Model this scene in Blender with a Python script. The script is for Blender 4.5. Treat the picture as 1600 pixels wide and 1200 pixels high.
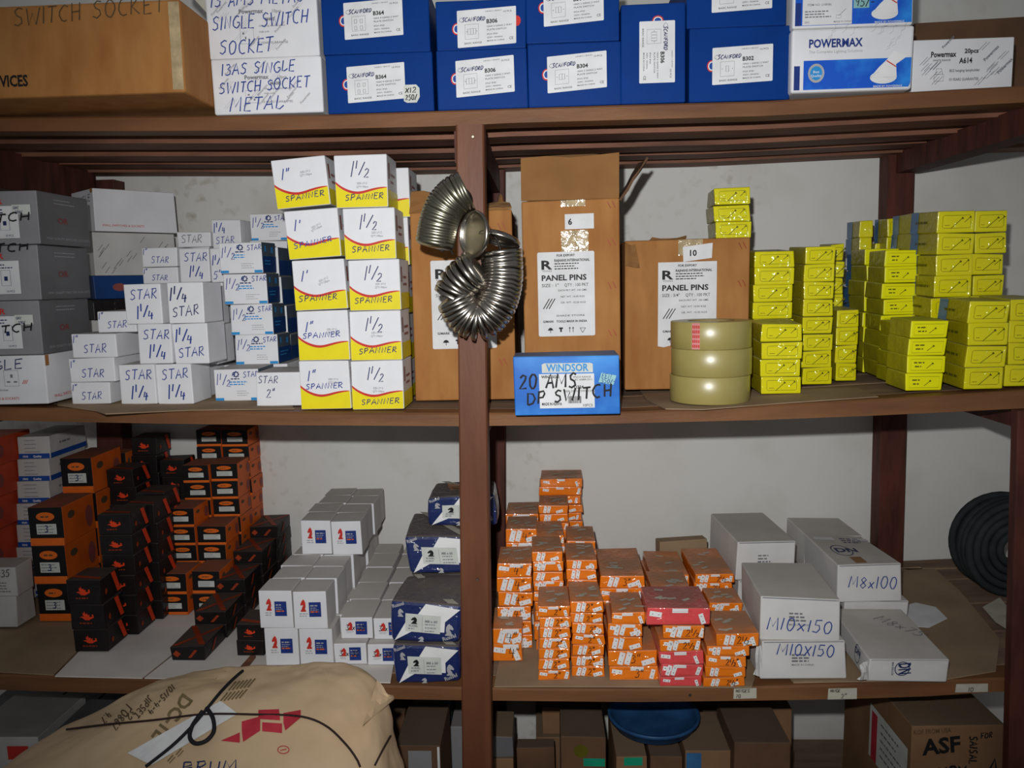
import bpy, bmesh, math, random
from mathutils import Vector, Matrix
from mathutils.bvhtree import BVHTree
random.seed(11)
S = bpy.context.scene
COL = S.collection
for o in list(bpy.data.objects):
    bpy.data.objects.remove(o)

# ------------------------------------------------------------------ camera
F = 1250.0                                  # focal length in pixels of a 1600 px wide frame
CAM = Vector((0.0, -1.33, 1.55))
YAW, PITCH, ROLL = math.radians(2.4), math.radians(7.3), math.radians(-1.4)
RM = (Matrix.Rotation(YAW, 3, 'Z') @ Matrix.Rotation(math.pi/2-PITCH, 3, 'X') @ Matrix.Rotation(ROLL, 3, 'Z'))
cd = bpy.data.cameras.new('camera')
cam = bpy.data.objects.new('camera', cd)
COL.objects.link(cam)
cd.sensor_width = 36.0
cd.lens = 36.0*F/1600.0
cd.clip_start = 0.02
cam.matrix_world = Matrix.Translation(CAM) @ RM.to_4x4()
S.camera = cam

# ------------------------------------------------------------------ light
w = bpy.data.worlds.new('world'); S.world = w; w.use_nodes = True
bgn = w.node_tree.nodes['Background']
bgn.inputs[0].default_value = (0.95, 0.97, 1.0, 1)
bgn.inputs[1].default_value = 0.15          # dim light of the store room
def flash():
    l = bpy.data.lights.new('camera_flash', 'SPOT')
    l.energy = 76.0
    l.color = (0.985, 0.99, 1.0)
    l.shadow_soft_size = 0.012
    l.spot_size = math.radians(92)
    l.spot_blend = 1.0
    o = bpy.data.objects.new('camera_flash', l); COL.objects.link(o)
    p = CAM + Vector((-0.04, -0.01, 0.10))
    o.location = p
    tgt = Vector((0.0, 0.15, 1.50))
    o.rotation_euler = (tgt-p).to_track_quat('-Z', 'Y').to_euler()
flash()
S.view_settings.view_transform = 'Standard'
S.view_settings.look = 'None'
S.view_settings.gamma = 1.0
S.view_settings.exposure = 0.0
S.view_settings.use_curve_mapping = False

# ------------------------------------------------------------------ where things stand
def ray(px, py):
    return (RM @ Vector(((px-800)/F, (600-py)/F, -1.0)))
def atY(px, py, Y):
    d = ray(px, py); return CAM + d*((Y-CAM.y)/d.y)
def atZ(px, py, Z):
    d = ray(px, py); return CAM + d*((Z-CAM.z)/d.z)
# front edges of the three boards, sagging as old timber does: (top edge, bottom edge)
EDGE = {
 'A': ([(-200,183),(0,182),(330,180),(520,178),(700,172),(820,168),(970,163),(1200,157),(1430,142),(1600,133),(1800,124)],
       [(-200,206),(0,205),(400,204),(700,197),(800,192),(1200,181),(1600,160),(1800,150)]),
 'B': ([(-200,634),(0,636),(200,640),(550,645),(760,645),(970,644),(1200,633),(1380,623),(1600,610),(1800,599)],
       [(-200,653),(0,657),(200,661),(400,664),(720,666),(800,665),(1000,661),(1200,656),(1400,648),(1600,638),(1800,628)]),
 'C': ([(-200,1048),(0,1054),(250,1062),(500,1069),(800,1076),(1000,1077),(1240,1072),(1600,1058),(1800,1050)],
       [(-200,1070),(0,1078),(200,1084),(700,1094),(1000,1097),(1300,1093),(1450,1088),(1600,1078),(1800,1070)])}
EW = {k: tuple([atY(x, y, 0.0) for x, y in e] for e in v) for k, v in EDGE.items()}
def zs(k, X, which=0):
    p = EW[k][which]
    if X <= p[0].x: return p[0].z
    for a, b in zip(p, p[1:]):
        if X <= b.x: return a.z+(b.z-a.z)*(X-a.x)/(b.x-a.x)
    return p[-1].z
ZD = 0.40                                    # board of the lowest compartment
def zs_any(k, X):
    return ZD if k == 'D' else zs(k, X)
def onshelf(px, py, k):
    z = zs_any(k, 0)
    for _ in range(6):
        p = atZ(px, py, z); z = zs_any(k, p.x)
    return p
WALLY = 0.575

# ------------------------------------------------------------------ materials
def lin(c):
    c = c/255.0
    return c/12.92 if c <= 0.04045 else ((c+0.055)/1.055)**2.4
def rgb(h):
    return (lin(int(h[0:2],16)), lin(int(h[2:4],16)), lin(int(h[4:6],16)), 1)
MAT = {}
def mat(name, hexc, rough=0.6, var=0.12, scale=25, bump=0.0, bscale=60, metal=0.0, dust=0.0, dustc='7a7064',
        stretch=(1,1,1), hex2=None, coat=0.0, alpha=1.0, trans=0.0, spec=0.22, thr=(0.35,0.7), dmin=0.72):
    if name in MAT: return MAT[name]
    m = bpy.data.materials.new(name); m.use_nodes = True
    nt = m.node_tree; N = nt.nodes; L = nt.links
    b = N['Principled BSDF']
    b.inputs['Roughness'].default_value = rough
    b.inputs['Metallic'].default_value = metal
    b.inputs['Coat Weight'].default_value = coat
    b.inputs['Coat Roughness'].default_value = 0.08
    b.inputs['Alpha'].default_value = alpha
    b.inputs['Transmission Weight'].default_value = trans
    b.inputs['Specular IOR Level'].default_value = spec
    tc = N.new('ShaderNodeTexCoord'); mp = N.new('ShaderNodeMapping')
    mp.inputs['Scale'].default_value = stretch
    L.new(tc.outputs['Object'], mp.inputs['Vector'])
    nz = N.new('ShaderNodeTexNoise'); nz.inputs['Scale'].default_value = scale; nz.inputs['Detail'].default_value = 5
    L.new(mp.outputs[0], nz.inputs['Vector'])
    mr = N.new('ShaderNodeMapRange'); mr.inputs[1].default_value = thr[0]; mr.inputs[2].default_value = thr[1]
    L.new(nz.outputs['Fac'], mr.inputs[0])
    mx = N.new('ShaderNodeMix'); mx.data_type = 'RGBA'
    c = rgb(hexc)
    c2 = rgb(hex2) if hex2 else tuple(v*(1-var*2.2) for v in c[:3])+(1,)
    mx.inputs[6].default_value = c; mx.inputs[7].default_value = c2
    L.new(mr.outputs[0], mx.inputs[0])
    out = mx.outputs[2]
    if dust > 0:                              # settled dust lies on whatever faces up
        ge = N.new('ShaderNodeNewGeometry'); sp = N.new('ShaderNodeSeparateXYZ')
        L.new(ge.outputs['Normal'], sp.inputs[0])
        m2 = N.new('ShaderNodeMapRange'); m2.inputs[1].default_value = 0.55; m2.inputs[2].default_value = 0.9
        m2.inputs[4].default_value = dust
        L.new(sp.outputs['Z'], m2.inputs[0])
        n2 = N.new('ShaderNodeTexNoise'); n2.inputs['Scale'].default_value = 18; n2.inputs['Detail'].default_value = 4
        L.new(tc.outputs['Object'], n2.inputs['Vector'])
        m3 = N.new('ShaderNodeMapRange'); m3.inputs[1].default_value = 0.3; m3.inputs[2].default_value = 0.62
        m3.inputs[3].default_value = dmin; m3.inputs[4].default_value = 1.0
        L.new(n2.outputs['Fac'], m3.inputs[0])
        mu = N.new('ShaderNodeMath'); mu.operation = 'MULTIPLY'
        L.new(m2.outputs[0], mu.inputs[0]); L.new(m3.outputs[0], mu.inputs[1])
        md = N.new('ShaderNodeMix'); md.data_type = 'RGBA'
        md.inputs[7].default_value = rgb(dustc)
        L.new(out, md.inputs[6]); L.new(mu.outputs[0], md.inputs[0])
        out = md.outputs[2]
        rr = N.new('ShaderNodeMapRange'); rr.inputs[3].default_value = rough; rr.inputs[4].default_value = 0.9
        L.new(mu.outputs[0], rr.inputs[0]); L.new(rr.outputs[0], b.inputs['Roughness'])
        if coat:
            cr = N.new('ShaderNodeMapRange'); cr.inputs[3].default_value = coat; cr.inputs[4].default_value = 0.0
            L.new(mu.outputs[0], cr.inputs[0]); L.new(cr.outputs[0], b.inputs['Coat Weight'])
    L.new(out, b.inputs['Base Color'])
    if bump > 0:
        nb = N.new('ShaderNodeTexNoise'); nb.inputs['Scale'].default_value = bscale; nb.inputs['Detail'].default_value = 3
        L.new(mp.outputs[0], nb.inputs['Vector'])
        bp = N.new('ShaderNodeBump'); bp.inputs['Strength'].default_value = bump; bp.inputs['Distance'].default_value = 0.004
        L.new(nb.outputs['Fac'], bp.inputs['Height'])
        L.new(bp.outputs[0], b.inputs['Normal'])
        if coat:                              # crinkled film over the print
            nc = N.new('ShaderNodeTexNoise'); nc.inputs['Scale'].default_value = 55; nc.inputs['Detail'].default_value = 2
            nc.inputs['Distortion'].default_value = 1.2
            L.new(tc.outputs['Object'], nc.inputs['Vector'])
            bc = N.new('ShaderNodeBump'); bc.inputs['Strength'].default_value = min(1.0, bump*2.8); bc.inputs['Distance'].default_value = 0.006
            L.new(nc.outputs['Fac'], bc.inputs['Height'])
            L.new(bc.outputs[0], b.inputs['Coat Normal'])
    MAT[name] = m
    return m
DU = '7d7469'
mat('wood_beam', '7a5233', 0.55, scale=5, stretch=(1,5,5), hex2='5c3c27', bump=0.15, bscale=30, thr=(0.35,0.75))
mat('wood_post', '69402a', 0.5, scale=5, stretch=(5,5,1), hex2='553020', bump=0.12, bscale=30, thr=(0.3,0.75))
mat('wood_dark', '5b3026', 0.6, scale=8, stretch=(5,5,1), hex2='3a1f1a', bump=0.2, bscale=30)
mat('wood_slat', '865a45', 0.65, scale=6, stretch=(1,6,6), hex2='5c3d30', bump=0.25, bscale=40)
mat('wood_board', '86705c', 0.85, scale=6, stretch=(1,5,5), hex2='6b5545', bump=0.2, bscale=40)
mat('plaster', 'd2d1cb', 0.85, scale=5, hex2='bab6aa', bump=0.1, bscale=9, thr=(0.5,0.9))
def scuffs(m):                               # grubby patches with fine specks on the old plaster
    nt = m.node_tree; N = nt.nodes; L = nt.links; b = N['Principled BSDF']
    src = b.inputs['Base Color'].links[0].from_socket
    tc = N.new('ShaderNodeTexCoord')
    fac = None
    for sc, lo, hi in ((2.6, .5, .72), (38, .54, .74)):
        n = N.new('ShaderNodeTexNoise'); n.inputs['Scale'].default_value = sc; n.inputs['Detail'].default_value = 6
        L.new(tc.outputs['Object'], n.inputs['Vector'])
        r = N.new('ShaderNodeMapRange'); r.inputs[1].default_value = lo; r.inputs[2].default_value = hi
        L.new(n.outputs['Fac'], r.inputs[0])
        if fac is None: fac = r.outputs[0]
        else:
            mu = N.new('ShaderNodeMath'); mu.operation = 'MULTIPLY'; L.new(fac, mu.inputs[0]); L.new(r.outputs[0], mu.inputs[1]); fac = mu.outputs[0]
    mx = N.new('ShaderNodeMix'); mx.data_type = 'RGBA'; mx.inputs[7].default_value = rgb('aaa394')
    L.new(src, mx.inputs[6]); L.new(fac, mx.inputs[0]); L.new(mx.outputs[2], b.inputs['Base Color'])
scuffs(MAT['plaster'])
mat('concrete', '6e6a64', 0.9, bump=0.3)
mat('kraft', 'a5733f', 0.75, scale=9, hex2='935f2f', stretch=(3,3,1), bump=0.05, bscale=60, dust=0.7, dustc='7d6a52')
mat('kraft_in', '8f6639', 0.8, scale=9, hex2='7c5630', dust=0.3)
mat('kraft_dull', '8a684a', 0.8, scale=8, hex2='74563d', dust=0.7, dustc='6d6152')
mat('kraft_dark', '6b4d37', 0.85, scale=8, hex2='4f3a2b', dust=0.7, dustc='5c5145')
mat('cardsheet', '9c866a', 0.9, scale=7, hex2='836d55', bump=0.1, bscale=30)
mat('greysheet', 'dad3cc', 0.85, scale=8, hex2='c4beb6', bump=0.08, bscale=30)
mat('paper', 'd8d8d8', 0.7, var=0.06)
mat('paper_old', 'bdb8a8', 0.8, var=0.12)
mat('white_card', 'dcdcde', 0.55, var=0.05, scale=14, dust=0.8, dustc='a39d94', spec=0.35)
mat('white_dull', 'c3c1bc', 0.7, var=0.08, scale=14, dust=0.85, dustc='938c82', bump=0.1, bscale=30)
mat('bolt_white', 'd2d0cc', 0.7, var=0.07, scale=14, dust=0.8, dustc='b4aea5', bump=0.15, bscale=25)
mat('blue_box', '06347a', 0.5, var=0.1, scale=12, dust=0.5, spec=0.08, bump=0.06, bscale=35)
mat('navy_side', '123a72', 0.5, var=0.1)
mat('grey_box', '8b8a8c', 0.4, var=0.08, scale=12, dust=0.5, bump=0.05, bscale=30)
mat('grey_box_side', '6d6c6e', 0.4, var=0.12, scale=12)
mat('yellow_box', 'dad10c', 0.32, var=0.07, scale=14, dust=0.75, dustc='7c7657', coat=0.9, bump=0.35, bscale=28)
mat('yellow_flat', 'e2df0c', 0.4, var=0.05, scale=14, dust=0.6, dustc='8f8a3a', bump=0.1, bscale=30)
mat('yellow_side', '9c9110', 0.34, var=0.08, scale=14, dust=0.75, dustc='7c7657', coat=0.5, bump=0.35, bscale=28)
mat('blue_wrap', '3b6f9f', 0.35, var=0.15, coat=0.4)
mat('orange_box', 'ee7c16', 0.32, var=0.10, scale=16, dust=0.8, dmin=0.4, dustc='937860', coat=0.9, bump=0.3, bscale=30)
mat('red_box', 'e04f50', 0.32, var=0.12, scale=16, dust=0.8, dmin=0.4, dustc='8a6458', coat=0.9, bump=0.3, bscale=30)
mat('black_box', '1b1717', 0.42, var=0.1, scale=14, dust=0.55, dustc='5a4f48', coat=0.15, bump=0.2, bscale=30)
mat('black_face', '171414', 0.5, var=0.1)
mat('orange_card', 'd6601c', 0.5, var=0.12, scale=12, dust=0.75, dustc='574d45')
mat('redorange_card', 'c44524', 0.5, var=0.15, scale=12, dust=0.5)
mat('navy_pack', '1e2c5e', 0.35, var=0.12, scale=12, dust=0.85, dustc='6e6355', coat=0.7, bump=0.3, bscale=25)
mat('teal_side', '4d5a66', 0.5, var=0.15, scale=14, dust=0.6)
mat('windsor', '1f63b8', 0.35, scale=7, hex2='3f8fd8', thr=(0.42,0.6), dust=0.75, dustc='77746f')
mat('white_grey_top', 'cfccc8', 0.6, var=0.06, scale=12, dust=0.75, dustc='b4aea6')
mat('tape_amber', 'a39656', 0.36, var=0.08, scale=10, spec=1.0)
mat('tape_core', '8d7b4e', 0.6)
mat('tape_pink', 'd98f8c', 0.4)
mat('tin', 'b4aea4', 0.27, var=0.15, scale=30, metal=1.0)
mat('tin_dull', '9c9986', 0.34, var=0.2, scale=30, metal=1.0)
mat('iron', '2a2624', 0.5, metal=0.6)
mat('clear_tape', 'bba57e', 0.15, var=0.2, scale=40, coat=0.8, bump=0.7, bscale=45)
mat('sack', 'c9b08e', 0.8, scale=6, hex2='b69c79', bump=0.6, bscale=14, thr=(0.4,0.75))
mat('cord_black', '1d1d22', 0.7)
mat('cord_brown', '30201f', 0.7)
mat('ink_blue', '2a3f8f', 0.6, var=0.1); mat('ink_navy', '23305f', 0.6, var=0.1); mat('ink_black', '1c1a1c', 0.6, var=0.1)
mat('ink_grey', '77777c', 0.6, var=0.1); mat('ink_faint', 'a9a8aa', 0.6, var=0.1); mat('ink_brown', '5b4a33', 0.7, var=0.2)
mat('print_red', 'c8352c', 0.45, var=0.1); mat('print_blue', '1f4c9c', 0.45, var=0.1); mat('print_cyan', '2f8fd0', 0.45, var=0.1)
mat('print_royal', '1d56c0', 0.4, scale=10, hex2='2f8ae0', thr=(0.45,0.6))
mat('print_orange', 'e0681f', 0.45, var=0.1); mat('print_redorange', 'e2431f', 0.5, var=0.1)
mat('print_darkorange', '9c3a1c', 0.5, var=0.2); mat('print_yellow', 'e3d21a', 0.4, var=0.06)
mat('print_white', 'e2e2e0', 0.5, var=0.05); mat('print_dkblue', '243a80', 0.45); mat('print_olive', '5e5a14', 0.5)
mat('print_crimson', 'b8323f', 0.6, var=0.15); mat('print_faintred', '8d4a44', 0.5); mat('print_sack', '7b6a4a', 0.7, var=0.2)
mat('sticker', 'c9ccc4', 0.5, var=0.08); mat('sticker_green', '8fbfc0', 0.5)
mat('black_plastic', '2c3133', 0.75, var=0.2, scale=30)
mat('blue_plastic', '28507c', 0.45, var=0.15)
mat('green_tape', '1f9c78', 0.35)
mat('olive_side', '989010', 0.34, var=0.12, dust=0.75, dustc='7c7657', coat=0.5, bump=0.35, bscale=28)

# ------------------------------------------------------------------ objects
ALL = []
def link(name, me, parent=None, m=None):
    o = bpy.data.objects.new(name, me); COL.objects.link(o)
    if parent: o.parent = parent
    if m is not None:
        for x in (m if isinstance(m, (list, tuple)) else [m]):
            me.materials.append(MAT[x])
    return o
def tag(o, label, cat, group=None):
    o['label'] = label; o['category'] = cat
    if group: o['group'] = group
    ALL.append(o)
    return o
def empty(name, loc, rz=0.0):
    o = bpy.data.objects.new(name, None); COL.objects.link(o)
    o.location = loc; o.rotation_euler = (0, 0, rz); o.empty_display_size = 0.03
    return o
def mesh(name, vs, fs):
    me = bpy.data.meshes.new(name); me.from_pydata(vs, [], fs); me.update(); return me
def bmo(name, bm, m, parent=None, smooth=False):
    me = bpy.data.meshes.new(name); bm.to_mesh(me); bm.free()
    if smooth:
        for p in me.polygons: p.use_smooth = True
    return link(name, me, parent, m)

FACES = {'front': lambda u,v,w,d,h,o: (-w/2+u, -o, v), 'right': lambda u,v,w,d,h,o: (w/2+o, u, v),
         'left': lambda u,v,w,d,h,o: (-w/2-o, d-u, v), 'top': lambda u,v,w,d,h,o: (-w/2+u, v, h+o)}
class Box: pass
def box(name, cat, label, group, loc, w, d, h, mats, rot=0.0, tilt=0.0, lean=0.0, jit=0.0012, r=0.0018, bulge=0.0, seam=True):
    """A carton: front-bottom edge centre at loc, rounded edges, slightly skewed corners. mats: dict of face -> material."""
    B = Box(); B.w, B.d, B.h = w, d, h
    co = [[random.uniform(-jit, jit) for _ in range(3)] for _ in range(8)]
    for i in range(8):
        if not i & 4: co[i][2] = 0.0
    def warp(p):
        u = p[0]/w+0.5; v = p[1]/d; t = p[2]/h
        q = [0, 0, 0]
        for i in range(8):
            k = (u if i&1 else 1-u)*(v if i&2 else 1-v)*(t if i&4 else 1-t)
            for a in range(3): q[a] += co[i][a]*k
        return (p[0]+q[0], p[1]+q[1], p[2]+q[2])
    B.warp = warp
    lo = (-w/2, 0, 0); hi = (w/2, d, h)
    r = min(r, w*0.2, d*0.2, h*0.2)
    vs = []; fs = []; fm = []; key = {}
    slots = []; names = []
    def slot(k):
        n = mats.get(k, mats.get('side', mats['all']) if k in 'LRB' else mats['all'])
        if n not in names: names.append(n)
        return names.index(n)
    lines = [[lo[a], lo[a]+r, (lo[a]+hi[a])/2, hi[a]-r, hi[a]] for a in range(3)]
    def vert(p):
        k = tuple(round(x, 6) for x in p)
        if k in key: return key[k]
        inn = [min(max(p[a], lo[a]+r), hi[a]-r) for a in range(3)]
        dv = Vector([p[a]-inn[a] for a in range(3)])
        q = Vector(inn)+(dv.normalized()*r if dv.length > 1e-9 else dv)
        if bulge:
            q = q + Vector(((q.x*2/w), (q.y/d-0.5)*2, (q.z/h-0.5)*2))*bulge*(
                max(0, 1-abs(q.x*2/w))+max(0, 1-abs(q.z/h-0.5)*2)+max(0, 1-abs(q.y/d-0.5)*2)-1)*0.6
            if q.z < r: q.z = max(q.z, 0.0)
        key[k] = len(vs); vs.append(warp(q)); return key[k]
    for a, s, kk in ((1,0,'F'),(1,1,'B'),(0,0,'L'),(0,1,'R'),(2,1,'T'),(2,0,'D')):
        b, c = [x for x in range(3) if x != a]
        for i in range(4):
            for j in range(4):
                q = []
                for (ii, jj) in ((i,j),(i+1,j),(i+1,j+1),(i,j+1)):
                    p = [0,0,0]; p[a] = hi[a] if s else lo[a]; p[b] = lines[b][ii]; p[c] = lines[c][jj]
                    q.append(vert(p))
                fs.append(q); fm.append(slot(kk))
    me = mesh(name, vs, fs)
    me.polygons.foreach_set('material_index', fm)
    bm = bmesh.new(); bm.from_mesh(me); bmesh.ops.recalc_face_normals(bm, faces=bm.faces); bm.to_mesh(me); bm.free()
    o = link(name, me, None, names)
    o.location = loc; o.rotation_euler = (tilt, lean, rot)
    tag(o, label, cat, group)
    B.o = o
    return B

# ------------------------------------------------------------------ flat print
TXT = {}
def text_mesh(s, bold):
    k = (s, bold)
    if k in TXT: return TXT[k]
    c = bpy.data.curves.new('t', 'FONT'); c.body = s; c.size = 1.0; c.resolution_u = 2
    c.offset = 0.03 if bold else 0.004
    o = bpy.data.objects.new('t', c); COL.objects.link(o)
    dg = bpy.context.evaluated_depsgraph_get()
    me = bpy.data.meshes.new_from_object(o.evaluated_get(dg))
    vs = [(v.co.x, v.co.y) for v in me.vertices]; fs = [tuple(p.vertices) for p in me.polygons]
    bpy.data.objects.remove(o); bpy.data.curves.remove(c); bpy.data.meshes.remove(me)
    if not vs: vs = [(0,0)]
    x0 = min(v[0] for v in vs); x1 = max(v[0] for v in vs)
    vs = [(x-x0, y) for x, y in vs]
    TXT[k] = (vs, fs, x1-x0)
    return TXT[k]
def arc(cx, cy, rx, ry, a0, a1, n=7):
    return [(cx+rx*math.cos(math.radians(a0+(a1-a0)*i/n)), cy+ry*math.sin(math.radians(a0+(a1-a0)*i/n))) for i in range(n+1)]
G = {
 'A':(.62,[[(0,0),(.32,1),(.6,0)],[(.1,.36),(.52,.4)]]), 'B':(.6,[[(.05,0),(.05,1)],[(.05,1),(.4,.95),(.45,.72),(.05,.55),(.5,.45),(.5,.12),(.05,0)]]),
 'C':(.58,[arc(.35,.5,.33,.5,55,300)]), 'D':(.62,[[(.05,0),(.05,1),(.4,.9),(.56,.5),(.4,.1),(.05,0)]]),
 'E':(.52,[[(.48,1),(.05,1),(.05,0),(.5,0)],[(.05,.52),(.4,.55)]]), 'e':(.55,[[(.45,.98),(.1,.95),(.08,.6),(.35,.52),(.05,.42),(.05,.08),(.5,.05)]]),
 'G':(.62,[arc(.35,.5,.33,.5,55,330)+[(.62,.45),(.38,.45)]]), 'H':(.6,[[(.05,0),(.05,1)],[(.5,0),(.52,1)],[(.05,.5),(.52,.52)]]),
 'I':(.18,[[(.06,0),(.1,1)]]), 'K':(.58,[[(.05,0),(.05,1)],[(.5,1),(.06,.45),(.52,0)]]), 'L':(.5,[[(.05,1),(.05,0),(.48,.04)]]),
 'l':(.55,[[(.08,1),(.05,.1),(.3,.02),(.55,.25)]]), 'M':(.8,[[(.02,0),(.1,1),(.38,.3),(.65,1),(.72,0)]]), 'N':(.66,[[(.05,0),(.08,1),(.52,.02),(.58,1)]]),
 'O':(.64,[arc(.3,.5,.28,.5,90,450,11)]), 'P':(.56,[[(.05,0),(.08,1)],[(.0,.92),(.4,1),(.5,.75),(.35,.5),(.07,.45)]]),
 'R':(.6,[[(.05,0),(.06,1)],[(0,.94),(.4,1),(.48,.75),(.3,.54),(.08,.5),(.55,0)]]), 'S':(.56,[[(.5,.9),(.28,1),(.06,.82),(.14,.6),(.42,.44),(.46,.16),(.24,0),(.02,.1)]]),
 'T':(.58,[[(0,.97),(.58,1)],[(.3,.98),(.26,0)]]), 'U':(.6,[[(.04,1),(.05,.25),(.2,.02),(.42,.08),(.54,.4),(.56,1)]]), 'V':(.58,[[(0,1),(.26,0),(.56,1)]]),
 'W':(.8,[[(0,1),(.16,0),(.38,.7),(.56,0),(.78,1)]]), 'X':(.55,[[(0,0),(.52,.9)],[(.02,.9),(.5,0)]]), 'x':(.5,[[(.02,.05),(.45,.6)],[(.04,.6),(.44,.02)]]),
 'Y':(.55,[[(0,1),(.26,.5),(.52,1)],[(.26,.5),(.24,0)]]), 'Z':(.55,[[(0,.95),(.5,1),(.02,0),(.55,.03)]]), 'J':(.5,[[(.4,1),(.38,.15),(.2,0),(.02,.15)]]),
 'F':(.5,[[(.48,1),(.05,.98),(.04,0)],[(.05,.52),(.38,.54)]]), 'Q':(.66,[arc(.3,.5,.28,.5,90,450,11),[(.38,.2),(.6,-.06)]]),
 '0':(.56,[arc(.26,.5,.24,.5,90,450,11)]), '1':(.2,[[(.08,1),(.06,0)]]), '2':(.58,[[(.04,.78),(.22,1),(.44,.88),(.42,.6),(.02,.02),(.55,.06)]]),
 '3':(.52,[[(.04,.95),(.3,1),(.44,.78),(.2,.54),(.46,.42),(.44,.1),(.2,0),(.0,.08)]]), '4':(.56,[[(.12,1),(.02,.42),(.52,.46)],[(.4,.85),(.36,-.05)]]),
 '5':(.54,[[(.5,1),(.12,.98),(.08,.58),(.36,.6),(.46,.3),(.3,0),(.0,.06)]]), '6':(.54,[[(.42,1),(.1,.6),(.05,.2),(.25,0),(.45,.2),(.35,.45),(.08,.32)]]),
 '7':(.5,[[(0,.98),(.46,1),(.14,0)]]), '8':(.54,[[(.25,.52),(.05,.78),(.25,1),(.45,.78),(.25,.52),(.02,.25),(.25,0),(.48,.25),(.25,.52)]]),
 '9':(.54,[[(.44,.75),(.24,1),(.05,.75),(.22,.5),(.44,.7),(.4,0)]]), '"':(.34,[[(.06,1.1),(.03,.78)],[(.24,1.12),(.2,.8)]]), "'":(.2,[[(.1,1.08),(.05,.75)]]),
 '/':(.45,[[(0,-.05),(.4,1.05)]]), '-':(.45,[[(.05,.48),(.4,.5)]]), '.':(.2,[[(.06,.0),(.1,.04)]]), ',':(.2,[[(.1,.06),(.04,-.14)]]), ' ':(.35,[]), '&':(.6,[[(.55,0),(.1,.75),(.25,1),(.4,.8),(.05,.25),(.2,0),(.5,.35)]]),
 '~':(.35,[[(.05,.98),(.03,.62)],[(0,.35),(.35,.8)]]) }
class D:
    """Collects flat print for one face (u to the right, v up, in metres)."""
    def __init__(s): s.v = []; s.f = []
    def poly(s, pts):
        n = len(s.v); s.v += [tuple(p) for p in pts]; s.f.append(tuple(range(n, n+len(pts)))); return s
    def rect(s, x0, y0, x1, y1): return s.poly([(x0,y0),(x1,y0),(x1,y1),(x0,y1)])
    def ell(s, cx, cy, rx, ry, n=20): return s.poly([(cx+rx*math.cos(2*math.pi*i/n), cy+ry*math.sin(2*math.pi*i/n)) for i in range(n)])
    def stroke(s, pts, t, closed=False):
        P = [Vector(p) for p in pts]; n0 = len(s.v); k = len(P)
        if k < 2: return s
        for i in range(k):
            a = P[i-1] if (i > 0 or closed) else P[i]; b = P[(i+1) % k] if (i < k-1 or closed) else P[i]
            dd = (b-a)
            if dd.length < 1e-9: dd = Vector((1, 0))
            dd.normalize(); nn = Vector((-dd.y, dd.x))*t/2
            s.v += [tuple(P[i]+nn), tuple(P[i]-nn)]
        for i in range(k if closed else k-1):
            j = (i+1) % k
            s.f.append((n0+2*i, n0+2*i+1, n0+2*j+1, n0+2*j))
        return s
    def frame(s, x0, y0, x1, y1, t): return s.stroke([(x0,y0),(x1,y0),(x1,y1),(x0,y1)], t, True)
    def text(s, st, x, y, h, bold=False, width=None, center=False, rot=0.0):
        vs, fs, tw = text_mesh(st, bold)
        k = h/0.72; kx = k if width is None else width/max(tw, 1e-6)
        ox = -tw*kx/2 if center else 0
        n = len(s.v); c, si = math.cos(rot), math.sin(rot)
        for a, b in vs:
            X, Y = a*kx+ox, b*k
            s.v.append((x+X*c-Y*si, y+X*si+Y*c))
        s.f += [tuple(n+i for i in f) for f in fs]
        return s
    def hand(s, st, x, y, h, t=None, rot=0.0, width=None, slant=0.12, wob=0.05, gap=0.16):
        t = (t or h*0.11)*1.18
        tot = 0; items = []
        def add(ch, sc, dy):
            nonlocal tot
            wd, st_ = G.get(ch, G[' '])
            items.append((tot, sc, dy, st_)); tot += (wd+gap)*sc
        for ch in st:
            if ch == '¼': add('1', .55, .5); add('/', .8, .1); tot -= .15; add('4', .6, -.12)
            elif ch == '½': add('1', .55, .5); add('/', .8, .1); tot -= .15; add('2', .6, -.12)
            else: add(ch, random.uniform(.92, 1.06), random.uniform(-.04, .04))
        kx = h if width is None else width/max(tot, .01)
        c, si = math.cos(rot), math.sin(rot)
        for ox, sc, dy, sts in items:
            for pl in sts:
                q = []
                for a, b in pl:
                    X = (ox+a*sc+b*sc*slant+random.uniform(-wob, wob)*.5)*kx; Y = (b*sc+dy+random.uniform(-wob, wob)*.5)*h
                    q.append((x+X*c-Y*si, y+X*si+Y*c))
                s.stroke(q, t)
        return s
    def put(s, B, name, m, face='front', off=0.0007, parent=None, thick=0.0):
        vs = []
        f = FACES[face]
        for u, v in s.v:
            p = f(u, v, B.w, B.d, B.h, 0.0)
            q = B.warp(p)
            e = f(u, v, B.w, B.d, B.h, off)
            vs.append((q[0]+e[0]-p[0], q[1]+e[1]-p[1], q[2]+e[2]-p[2]))
        me = mesh(name, vs, s.f)
        o = link(name, me, parent or B.o, m)
        return o
KNIGHT = [(.1,0),(.9,0),(.88,.12),(.75,.18),(.86,.4),(.85,.68),(.7,.9),(.5,.98),(.46,.9),(.3,.84),(.08,.58),(.16,.46),(.36,.52),(.5,.5),(.3,.3),(.26,.18),(.12,.12)]
WING = [(0,.34),(.18,.28),(.34,.08),(.62,.06),(.8,.2),(.98,.3),(.95,.62),(.84,.6),(.86,.42),(.72,.36),(.66,.46),(.7,.6),(.56,.55),(.52,.72),(.42,.62),(.34,.92),(.28,.7),(.2,.78),(.22,.5),(.34,.4),(.16,.42)]
def shape(d, pts, x, y, w, h, flip=False):
    return d.poly([(x+(1-p[0] if flip else p[0])*w, y+p[1]*h) for p in pts])
ORD = ['lowest', 'second', 'third', 'fourth', 'fifth', 'sixth', 'seventh', 'eighth', 'ninth', 'tenth', 'eleventh', 'twelfth']
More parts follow.
